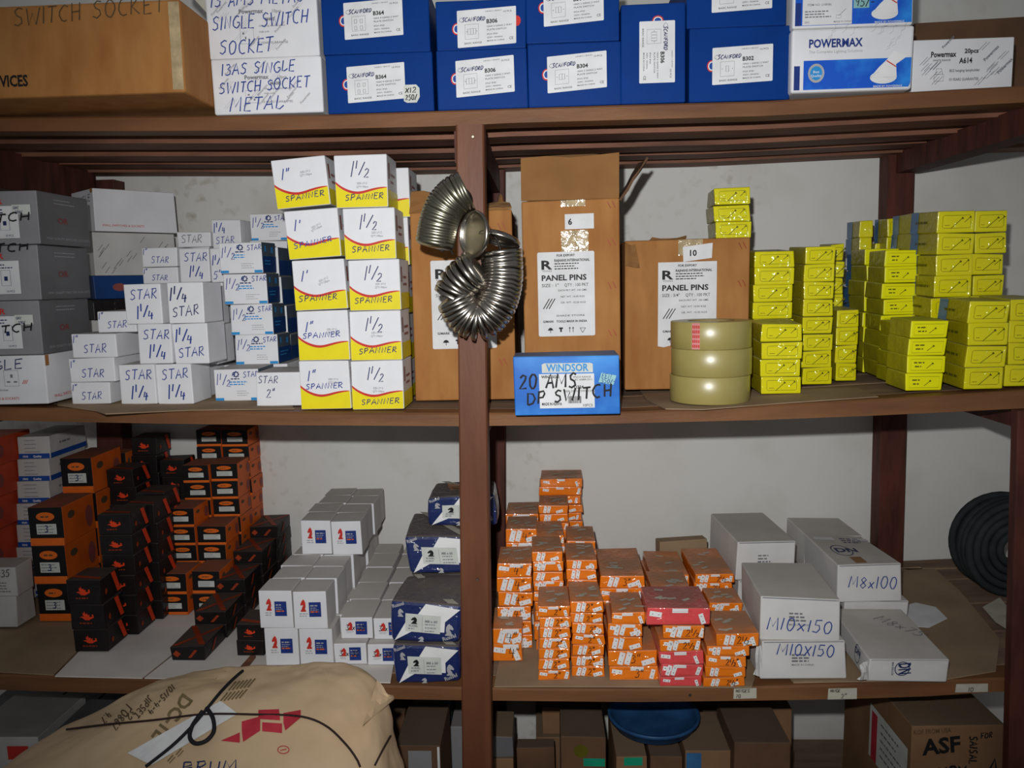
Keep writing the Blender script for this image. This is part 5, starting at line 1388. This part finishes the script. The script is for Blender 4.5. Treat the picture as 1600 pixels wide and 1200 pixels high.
# white and blue cartons
def hq(loc, w, d, h, i, n, kw):
    b = box('quality_box', 'box', 'white carton with a blue band, '+nth(i, n)+' in the far left stack', 'white cartons with blue bands', loc, w, d, h, {'all':'white_dull'}, jit=.001)
    D().rect(.001,h*.02,w-.001,h*.24).put(b, 'blue_band', 'print_blue', off=.0007)
    D().rect(.001,h*.02,d-.001,h*.24).put(b, 'side_band', 'print_blue', 'right', off=.0007)
    D().text('High', w*.15, h*.07, .0045, bold=True).text('Quality', w*.47, h*.07, .0045, bold=True).put(b, 'band_print', 'print_white', off=.001)
    q = D(); small_lines(q, w*.22, h*.82, w*.5, 4, .002, .0085); q.put(b, 'print', 'ink_grey', off=.0008)
    q = small_lines(D(), d*.25, h*.55, d*.45, 1, .006, .004); q.put(b, 'side_print', 'ink_grey', 'right', off=.0008)
    return b
stack(hq, [(27,78,890),(27,78,855),(27,78,820),(27,78,786),(27,78,752),(28,78,717),(28,78,682)], 'C', Y=.335, d=.14, lift=.003)
def obk(loc, w, d, h, i, n, kw):
    b = box('screw_carton', 'box', kw.get('label') or 'orange black carton, '+nth(i, n)+' in '+kw['cname'], kw.get('grp','orange and black screw cartons'), loc, w, d, h, {'all':'orange_card','F':'black_face'}, jit=.0008, r=.0014)
    D().rect(.0005,.0005,w-.0005,h*(.2 if kw.get('big') else .14)).put(b, 'orange_strip', 'print_orange', off=.0006)
    D().ell(w*.5,h*.76,w*.27,h*.115,18).put(b, 'oval_print', 'print_orange', off=.0006)
    small_lines(D(), w*.36,h*.735,w*.28,1,h*.06,.004).put(b, 'oval_text', 'ink_brown', off=.0009)
    l_ = D().rect(w*.22,h*.3,w*.8,h*.57).put(b, 'label', 'sticker', off=.0008)
    q = D(); small_lines(q, w*.26, h*.5, w*.48, 3, h*.03, h*.08); q.put(b, 'print', 'ink_grey', off=.0011, parent=l_)
    if kw.get('big'): D().hand('3', w*.45,h*.36,h*.16,t=.002).put(b, 'handwriting', 'ink_navy', off=.0014, parent=l_)
    D().ell(d*.25,h*.72,d*.11,h*.1,14).put(b, 'side_oval', 'ink_brown', 'right', off=.0008)
    D().ell(d*.8,h*.45,d*.12,h*.3,14).put(b, 'side_emblem', 'print_faintred', 'right', off=.0008)
    return b
column(obk, 45, 98, 793, .074, 'C', .215, .115, lift=.003, cname='the front stack at left', big=True, n=3)
column(obk, 96, 145, 716, .074, 'C', .345, .12, lift=.003, cname='the rear stack at left', big=True)
column(obk, 150, 197, 708, .074, 'C', .47, .05, lift=.003, cname='the stack by the back post at left', big=True)
# black boxes with a winged mark
def wing(loc, w, d, h, i, n, kw):
    b = box('winged_box', 'box', kw.get('label') or 'black winged box, '+nth(i, n)+' in '+kw['cname'], 'black boxes with a winged mark', loc, w, d, h, {'all':'black_box'}, jit=.0012, r=.0016, rot=kw.get('rot',0))
    shape(D(), WING, w*.28, h*.36, w*.42, h*.42).put(b, 'wing_print', 'print_redorange', off=.0007)
    small_lines(D(), w*.26,h*.24,w*.48,1,h*.07,.004).put(b, 'print', 'print_darkorange', off=.0007)
    D().poly([(d*.55,h*.98),(d*.75,h*.98),(d*.98,h*.1),(d*.8,h*.1)]).put(b, 'side_stripe', 'print_redorange', 'right', off=.0007)
    D().ell(d*.25,h*.4,d*.06,h*.12,10).put(b, 'side_mark', 'print_darkorange', 'right', off=.0007)
    if i == n-1: D().poly([(w*.05,d*.2),(w*.95,d*.05),(w*.95,d*.18),(w*.05,d*.35)]).put(b, 'top_stripe', 'print_darkorange', 'top', off=.0007)
    return b
Yw = onshelf(140, 1022, 'C').y
stack(wing, [(115,168,984,dict(label='black winged box, lowest of the front left three')), (110,163,945,dict(label='black winged box, middle of the front left three')), (105,157,906,dict(label='black winged box, topmost of the front left three'))], 'C', Y=Yw, d=.07, lift=.003)
column(wing, 152, 203, 804, .0425, 'C', Yw+.075, .07, lift=.003, cname='the tall stack behind the front three')
column(wing, 196, 243, 788, .0425, 'C', Yw+.15, .07, lift=.003, cname='the third stack back')
column(wing, 214, 258, 770, .0425, 'C', Yw+.225, .07, lift=.003, cname='the fourth stack back')
column(wing, 168, 210, 734, .0425, 'C', Yw+.3, .075, lift=.003, cname='the stack beside the orange rear stack')
column(wing, 204, 244, 684, .0425, 'C', Yw+.385, .07, lift=.003, cname='the highest stack')
column(wing, 251, 290, 719, .0425, 'C', Yw+.385, .06, lift=.003, cname='the wall stack right of the highest')
stack(wing, [(369,412,1001,dict(label='black winged box beside the chess boxes, lower')), (370,412,975,dict(label='black winged box beside the chess boxes, upper'))], 'C', yb=1028, d=.07, lift=.003)
# small labelled orange and black boxes
sg = 'small orange and black labelled boxes'
def small(xl, xr, yt, Y, cname, hh=.042, n=None): column(obk, xl, xr, yt, hh, 'C', Y, .076, lift=.003, n=n, cname=cname, grp=sg)
small(243, 290, 897, .262, 'the low front labelled pair')
small(300, 344, 893, .264, 'the low stack beside the patterned row', n=2)
small(259, 303, 795, .345, 'the second labelled stack, left')
small(308, 352, 822, .345, 'the second labelled stack, right')
small(286, 327, 727, .428, 'the third labelled stack, left')
small(329, 371, 724, .428, 'the third labelled stack, right')
small(306, 345, 672, .5, 'the rear labelled stack, left', hh=.041)
small(347, 388, 672, .5, 'the rear labelled stack, right', hh=.041)
# dark patterned boxes in a receding row
def patt(loc, w, d, h, i, n, kw):
    b = box('patterned_box', 'box', 'dark box with orange pattern, '+kw['cname']+', '+nth(i, n), 'dark patterned boxes in a receding row', loc, w, d, h, {'all':'black_box'}, jit=.0012, r=.0015)
    D().poly([(w*.06,h*.5),(w*.18,h*.24),(w*.3,h*.5),(w*.18,h*.76)]).poly([(w*.5,h*.2),(w*.6,h*.2),(w*.8,h*.7),(w*.72,h*.76)]).put(b, 'front_print', 'print_darkorange', off=.0007)
    if i == n-1:
        for pts in ([(w*.0,d*.05),(w*.18,d*.05),(w,d*.85),(w,d*.98)], [(w*.82,d*.05),(w,d*.05),(w*.2,d*.95),(w*.02,d*.95)]):
            D().poly(pts).put(b, 'top_band', 'print_darkorange', 'top', off=.0006+.0003*(pts[0][0] > 0))
    D().poly([(d*.3,h*.15),(d*.4,h*.15),(d*.6,h*.8),(d*.5,h*.8)]).put(b, 'side_print', 'print_darkorange', 'right', off=.0007)
    return b
Yp = onshelf(298, 1035, 'C').y
pX, pW = span(267, 320, 1020, Yp)
for kk, nn in enumerate((1, 2, 3, 4, 5)):
    for i in range(nn):
        h_ = .0275
        patt((pX+.004*kk, Yp+kk*.096, zs('C', pX)+.0036+i*(h_+.0003)), pW, .094, h_, i, nn, dict(cname=['frontmost','second back','third back','fourth back','against the wall'][kk]))

# ------------------------------------------------------------------ below the lower shelf
def gpack(label, px, Y, d, m='grey_box', **kw): return plainbox('grey_carton', 'carton', label, px, Y, d, 'D', {'all':m}, lift=0, group='grey cartons under the lower shelf', **kw)
g1 = gpack('grey topped white carton with a red label at bottom left', (-60,60,1152), .04, .16, 'white_dull')
D().rect(g1.w-.06,g1.h-.045,g1.w-.02,g1.h-.018).put(g1, 'red_label', 'print_red', off=.001)
gpack('grey carton low at left, beside the red labelled one', (68,150,1160), .05, .16, 'grey_box_side')
gpack('grey carton at left behind the red labelled one', (-40,62,1118), .24, .2, 'grey_box_side')
gpack('grey carton at left, second in the back row', (66,128,1118), .24, .2, 'grey_box_side')
gpack('grey carton at left, third in the back row', (131,195,1118), .24, .2, 'grey_box_side')
gpack('pale grey carton at left, last in the back row', (199,262,1116), .25, .2, 'white_dull')
g5 = gpack('dark grey carton beside the sack, front one', (618,688,1166), .1, .16, 'kraft_dark')
D().rect(g5.w*.28,g5.h-.055,g5.w*.8,g5.h-.01).put(g5, 'label', 'grey_box', off=.001)
D().rect(g5.w*.93,g5.h-.07,g5.w*.98,g5.h-.002).put(g5, 'white_edge', 'paper', off=.001)
gpack('grey carton beside the sack, behind the front one', (638,700,1118), .3, .2, 'grey_box_side')
gpack('grey green carton left of the front post foot', (704,724,1136), .28, .2, 'grey_box')
gpack('dull brown carton behind the sack corner', (590,632,1112), .3, .2, 'kraft_dark')
def kc(label, px, Y, d, m='kraft_dull', **kw): return plainbox('brown_carton', 'carton', label, px, Y, d, 'D', {'all':m}, lift=0, group='brown cartons under the lower shelf', **kw)
k0 = kc('small brown carton right of the front post foot', (772,803,1186), .2, .12)
z_ = k0.o.location.z+k0.h+.0005
plainbox('grey_carton', 'carton', 'small grey carton on a brown one beside the front post', (770,802,1152), .205, .1, 'D', {'all':'grey_box_side','T':'kraft_dull'}, z=z_)
kc('brown carton low before the white wall under the shelf', (808,866,1168), .24, .035, 'kraft_dark')
k1 = kc('large dark brown carton left of the blue basin', (876,946,1152), .17, .17, 'kraft_dark')
z1_ = k1.o.location.z+k1.h+.0006
kc('dull brown carton raised behind the large dark one', (838,905,1152), .36, .16)
_k = kc('reddish brown carton just under the shelf', (850,898,1112), .35, .16, z=ALL[-1].location.z+0.0, h=None) if False else None
kb = find('dull brown carton raised behind the large dark one')
plainbox('brown_carton', 'carton', 'reddish brown carton just under the shelf', (848,900,1106), .37, .14, 'D', {'all':'kraft_dull','R':'kraft_dark'}, z=kb.location.z+max(v.co.z for v in kb.data.vertices)+.0006, group='brown cartons under the lower shelf')
D().ell(k1.w*.45,k1.h-.03,.014,.014).put(k1, 'round_mark', 'print_olive', off=.001)
D().rect(k1.w*.5,k1.h-.062,k1.w*.98,k1.h-.045).put(k1, 'tape_strip', 'green_tape', off=.0012)
k2 = kc('brown carton with green tape under the blue basin', (962,1012,1182), .12, .18)
D().rect(k2.w*.25,k2.h-.018,k2.w*.85,k2.h-.001).put(k2, 'tape_strip', 'green_tape', off=.001)
k3 = kc('brown carton low under the blue basin', (1016,1066,1182), .12, .18, 'kraft_dark')
k4 = kc('reddish carton with a blue end right of the basin', (1070,1142,1172), .13, .14)
D().rect(k4.w*.0+.002,k4.h-.07,k4.w*.35,k4.h-.004).put(k4, 'blue_label', 'blue_wrap', off=.001)
k5 = kc('brown carton stacked high right of the basin', (1100,1150,1118), .3, .16, 'kraft_dark')
k6 = kc('tan carton beside the white wall gap', (1192,1238,1108), .3, .16)
k7 = kc('dark carton between brown ones under the hinge boxes', (1152,1190,1112), .28, .14, 'kraft_dark')
k8 = kc('brown carton low at the white wall gap', (1146,1236,1160), .1, .15, 'kraft_dark')
# blue basin resting on the cartons
zb_ = max(k2.o.location.z+k2.h, k3.o.location.z+k3.h)+.001
bp = atY(1021, 1112, .215); hb = bp.z-zb_
bm = bmesh.new(); N = 40
prof = [(0,0),(.045,.001),(.066,hb*.12),(.082,hb*.4),(.089,hb*.75),(.092,hb),(.096,hb),(.096,hb-.006),(.0905,hb-.007),(.086,hb*.4),(.07,hb*.09),(.048,-.002+.002),(0,0.0)]
prof = [(0,.004),(.043,.005),(.062,hb*.14),(.078,hb*.42),(.085,hb*.75),(.088,hb),(.093,hb),(.093,hb-.006),(.0885,hb-.007),(.0815,hb*.4),(.065,hb*.1),(.046,0),(0,0)]
rings = [[bm.verts.new((r_*math.cos(2*math.pi*a/N), r_*math.sin(2*math.pi*a/N), z_)) for r_, z_ in prof] for a in range(N)]
for a in range(N):
    for j_ in range(len(prof)-1): bm.faces.new((rings[a][j_], rings[(a+1)%N][j_], rings[(a+1)%N][j_+1], rings[a][j_+1]))
bmesh.ops.remove_doubles(bm, verts=bm.verts, dist=1e-5); bmesh.ops.recalc_face_normals(bm, faces=bm.faces)
bo = bmo('plastic_basin', bm, 'blue_plastic', None, smooth=True); bo.location = (bp.x, .215, zb_)
tag(bo, 'round blue plastic basin resting on cartons under the lower shelf', 'basin')
# big carton with marker letters at the right
kA = plainbox('brown_carton', 'carton', 'large brown carton lettered ASF at bottom right', (1424,1572,1134), .035, .3, 'D', {'all':'kraft_dull'}, lift=0, rot=.02)
wA, hA = kA.w, kA.h
D().text('ASF', wA*.12, hA-.055, .03, bold=True, rot=.1).put(kA, 'marker_letters', 'ink_black', off=.0012)
D().hand('SAISAL', wA*.62, hA-.02, .014, t=.0022, rot=-1.55).hand('FOR', wA*.74, hA-.025, .01, t=.0016, rot=.1).hand('A', wA*.82, hA-.095, .03, t=.004).hand('MOM', wA*.3, hA-.1, .02, t=.004, rot=.08).put(kA, 'handwriting', 'ink_black', off=.0012)
D().text('KOF FROM USA', wA*.02, hA-.016, .009, width=wA*.4, rot=.06).put(kA, 'print', 'ink_brown', off=.0012)
l_ = D().rect(.13,hA-.16,.29,hA-.05).put(kA, 'side_label', 'sticker', 'left', off=.001)
D().rect(.14,hA-.16,.165,hA-.06).put(kA, 'red_stripe', 'print_crimson', 'left', off=.0014, parent=l_)
q = D(); small_lines(q, .18, hA-.07, .09, 5, .006, .016); q.put(kA, 'side_print', 'ink_grey', 'left', off=.0014, parent=l_)

# ------------------------------------------------------------------ the kraft sack in front
YS = -.2
lev = [(0.0,-70,640),(1300,-70,640),(1240,-45,632),(1200,0,616),(1170,55,612),(1145,104,611),(1110,168,606),(1080,226,592),(1063,262,572),(1053,300,548),(1049,345,520)]
dep = [.15,.15,.148,.14,.128,.118,.1,.075,.055,.035,.02]
cyo = [0,0,0,.006,.012,.02,.034,.052,.066,.078,.086]
vs = []; fs = []; N = 56
prm = []
for (yy, xl, xr) in lev:
    ym = 1300 if yy == 0.0 else yy
    a, b = atY(xl, ym, YS-.02+cyo[len(prm)]), atY(xr, ym, YS-.02+cyo[len(prm)])
    z = 0.002 if yy == 0.0 else (a.z+b.z)/2
    prm.append((z, a.x, b.x))
random.seed(5)
for li, (z, xa, xb) in enumerate(prm):
    for a in range(N):
        t = 2*math.pi*a/N; c, s_ = math.cos(t), math.sin(t)
        e = .55
        X = (xa+xb)/2+(xb-xa)/2*math.copysign(abs(c)**e, c); Yv = YS-.02+cyo[li]+dep[li]*math.copysign(abs(s_)**.8, s_)
        amp = .006 if li > 2 else .003
        nz = amp*(math.sin(X*23+z*31)+.6*math.sin(X*51-z*17+1.3)+.5*math.sin(z*70+X*9))
        vs.append((X, Yv+nz*(1 if s_ < 0 else .2), max(z, 0)+(.4*nz if li > 2 else 0)))
for li in range(len(prm)-1):
    for a in range(N): fs.append((li*N+a, li*N+(a+1)%N, (li+1)*N+(a+1)%N, (li+1)*N+a))
fs.append(tuple(range(N))[::-1]); fs.append(tuple((len(prm)-1)*N+a for a in range(N)))
cx = sum(v[0] for v in vs)/len(vs)
sack = empty('paper_sack', (cx, YS, 0)); tag(sack, 'large tan woven sack tied with black cord in front of the shelves', 'sack')
me = mesh('sack_body', [(x-cx, y-YS, z) for x, y, z in vs], fs)
bm = bmesh.new(); bm.from_mesh(me); bmesh.ops.recalc_face_normals(bm, faces=bm.faces)
cap = [f for f in bm.faces if len(f.verts) > 8]; bmesh.ops.triangulate(bm, faces=cap); bm.to_mesh(me)
body = link('sack_body', me, sack, 'sack')
for p in me.polygons: p.use_smooth = True
md = body.modifiers.new('sub', 'SUBSURF'); md.levels = 2; md.render_levels = 2
tx_ = bpy.data.textures.new('folds', 'CLOUDS'); tx_.noise_scale = .11; tx_.noise_depth = 3
md = body.modifiers.new('folds', 'DISPLACE'); md.texture = tx_; md.strength = .022; md.mid_level = .5; md.texture_coords = 'LOCAL'
bpy.context.view_layer.update()
dg = bpy.context.evaluated_depsgraph_get()
ev = body.evaluated_get(dg).to_mesh()
tree = BVHTree.FromPolygons([v.co.copy() for v in ev.vertices], [tuple(p.vertices) for p in ev.polygons])
off_ = Vector((cx, YS, 0))
def on_sack(px, py, lift):
    """where the cloth lies at that place, in the sack's own coordinates"""
    d_ = ray(px, py).normalized()
    hit, nn, _, _ = tree.ray_cast(CAM-off_, d_)
    if hit is None: hit, nn, _, _ = tree.find_nearest(atY(px, py, YS-.08)-off_)
    if nn.dot(d_) > 0: nn = -nn
    return hit+nn*lift
def sack_print(name, q, m, lift=.0012, parent=None, sub=True):
    bm = bmesh.new(); vv = [bm.verts.new((u, v, 0)) for u, v in q.v]
    for f in q.f:
        try: bm.faces.new([vv[i] for i in f])
        except ValueError: pass
    if sub: bmesh.ops.triangulate(bm, faces=bm.faces); bmesh.ops.subdivide_edges(bm, edges=[e for e in bm.edges if e.calc_length() > 12], cuts=3, use_grid_fill=True)
    for v in bm.verts: v.co = on_sack(v.co.x, v.co.y, lift)
    return bmo(name, bm, m, parent or sack)
def pxtext(q, s_, x, y, h_, rot, kind='hand', t=1.6, width=None, bold=False):
    """writing laid out on the cloth: x right, y down, letters turned by rot"""
    d_ = D()
    if kind == 'hand': d_.hand(s_, 0, 0, h_, t=t, width=width)
    else: d_.text(s_, 0, 0, h_, bold=bold, width=width)
    c, si = math.cos(rot), math.sin(rot); n0 = len(q.v)
    q.v += [(x+u*c+v*si, y+u*si-v*c) for u, v in d_.v]; q.f += [tuple(n0+i for i in f) for f in d_.f]
q = D(); pxtext(q, 'DC-1L', 286, 1084, 20, 2.2, 'text', bold=True, width=84); sack_print('letters', q, 'print_sack')
q = D()
pxtext(q, '4.7', 168, 1112, 10, 2.3); pxtext(q, '1 0867', 198, 1100, 12, 2.2, width=44); pxtext(q, 'mm 32', 218, 1092, 9, 2.2, width=38); pxtext(q, 'JIPSET', 232, 1086, 10, 2.2, width=40); pxtext(q, '10/15-4-4', 268, 1070, 9, 2.3, width=58)
sack_print('handwriting', q, 'ink_brown')
q = D()
for (x, y, w_, r_) in ((395,1075,34,-.35),(382,1092,30,-.4)):
    for j in range(6): q.stroke([(x-j*6-8, y+j*1.0),(x-j*6+4, y-14+j)], 2.2)
for (x, y) in ((250,1180),(262,1190),(275,1180),(232,1186)): q.stroke([(x,y),(x+9,y-10)], 2.0); q.stroke([(x+3,y+3),(x+12,y-7)], 1.6)
sack_print('print', q, 'print_sack')
q = D().poly([(345,1158),(375,1145),(375,1161)]).poly([(378,1143),(378,1128),(407,1120),(407,1142),(380,1160)]).poly([(410,1129),(441,1131),(441,1146),(410,1143)]).poly([(404,1110),(436,1109),(438,1126),(404,1124)]).poly([(443,1130),(443,1115),(470,1110),(470,1122),(446,1142)])
sack_print('red_logo', q, 'print_crimson')
q = D().stroke([(443+9*math.cos(a*math.pi/8), 1172+6*math.sin(a*math.pi/8)) for a in range(16)], 1.4, True).stroke([(438,1173),(448,1171)], 1.4); sack_print('red_mark', q, 'print_crimson', sub=False)
q = D(); pxtext(q, 'BRUM', 285, 1208, 16, -.05, width=90, t=2); sack_print('blue_writing', q, 'ink_navy')
# white slip under the cord
q = D()
c4 = [(345,1097),(372,1117),(238,1196),(200,1178)]
for j in range(9):
    for i in range(7):
        u, v = i/6, j/8
        a = Vector(c4[0]).lerp(Vector(c4[1]), u); b = Vector(c4[3]).lerp(Vector(c4[2]), u); q.v.append(tuple(a.lerp(b, v)))
for j in range(8):
    for i in range(6): q.f.append((j*7+i, j*7+i+1, (j+1)*7+i+1, (j+1)*7+i))
sack_print('paper_slip', q, 'paper', lift=.0025, sub=False)
def cord(name, pts, r_, m, par=None):
    tube(name, [on_sack(x, y, r_+.001+l_) for x, y, l_ in pts], r_, m, par or sack, n=60)
cord('cord', [(105,1142,0),(170,1134,0),(240,1127,0),(320,1119,0.002),(400,1118,0),(470,1121,0),(510,1136,0),(540,1164,0),(556,1186,0),(562,1199,0)], .0016, 'cord_brown')
cord('cord', [(380,1052,.001),(365,1066,.002),(345,1087,.003),(325,1112,.004),(300,1140,.003),(270,1168,.002),(230,1199,.001)], .0024, 'cord_black')
cord('cord_loop', [(324,1112,.004),(334,1128,.005),(337,1148,.005),(325,1162,.004),(308,1166,.004),(299,1156,.004),(303,1138,.005),(318,1118,.006)], .003, 'cord_black')
cord('cord', [(608,1150,0),(596,1172,0),(584,1196,0)], .0014, 'cord_brown')
flap('tied_ear', type('B', (), {'o': sack})(), [on_sack(586,1066,.004), on_sack(596,1072,.004), on_sack(606,1098,.01), on_sack(598,1096,.012)], .003, 'sack')

# ------------------------------------------------------------------ closing check of the labels (names only, nothing is drawn)
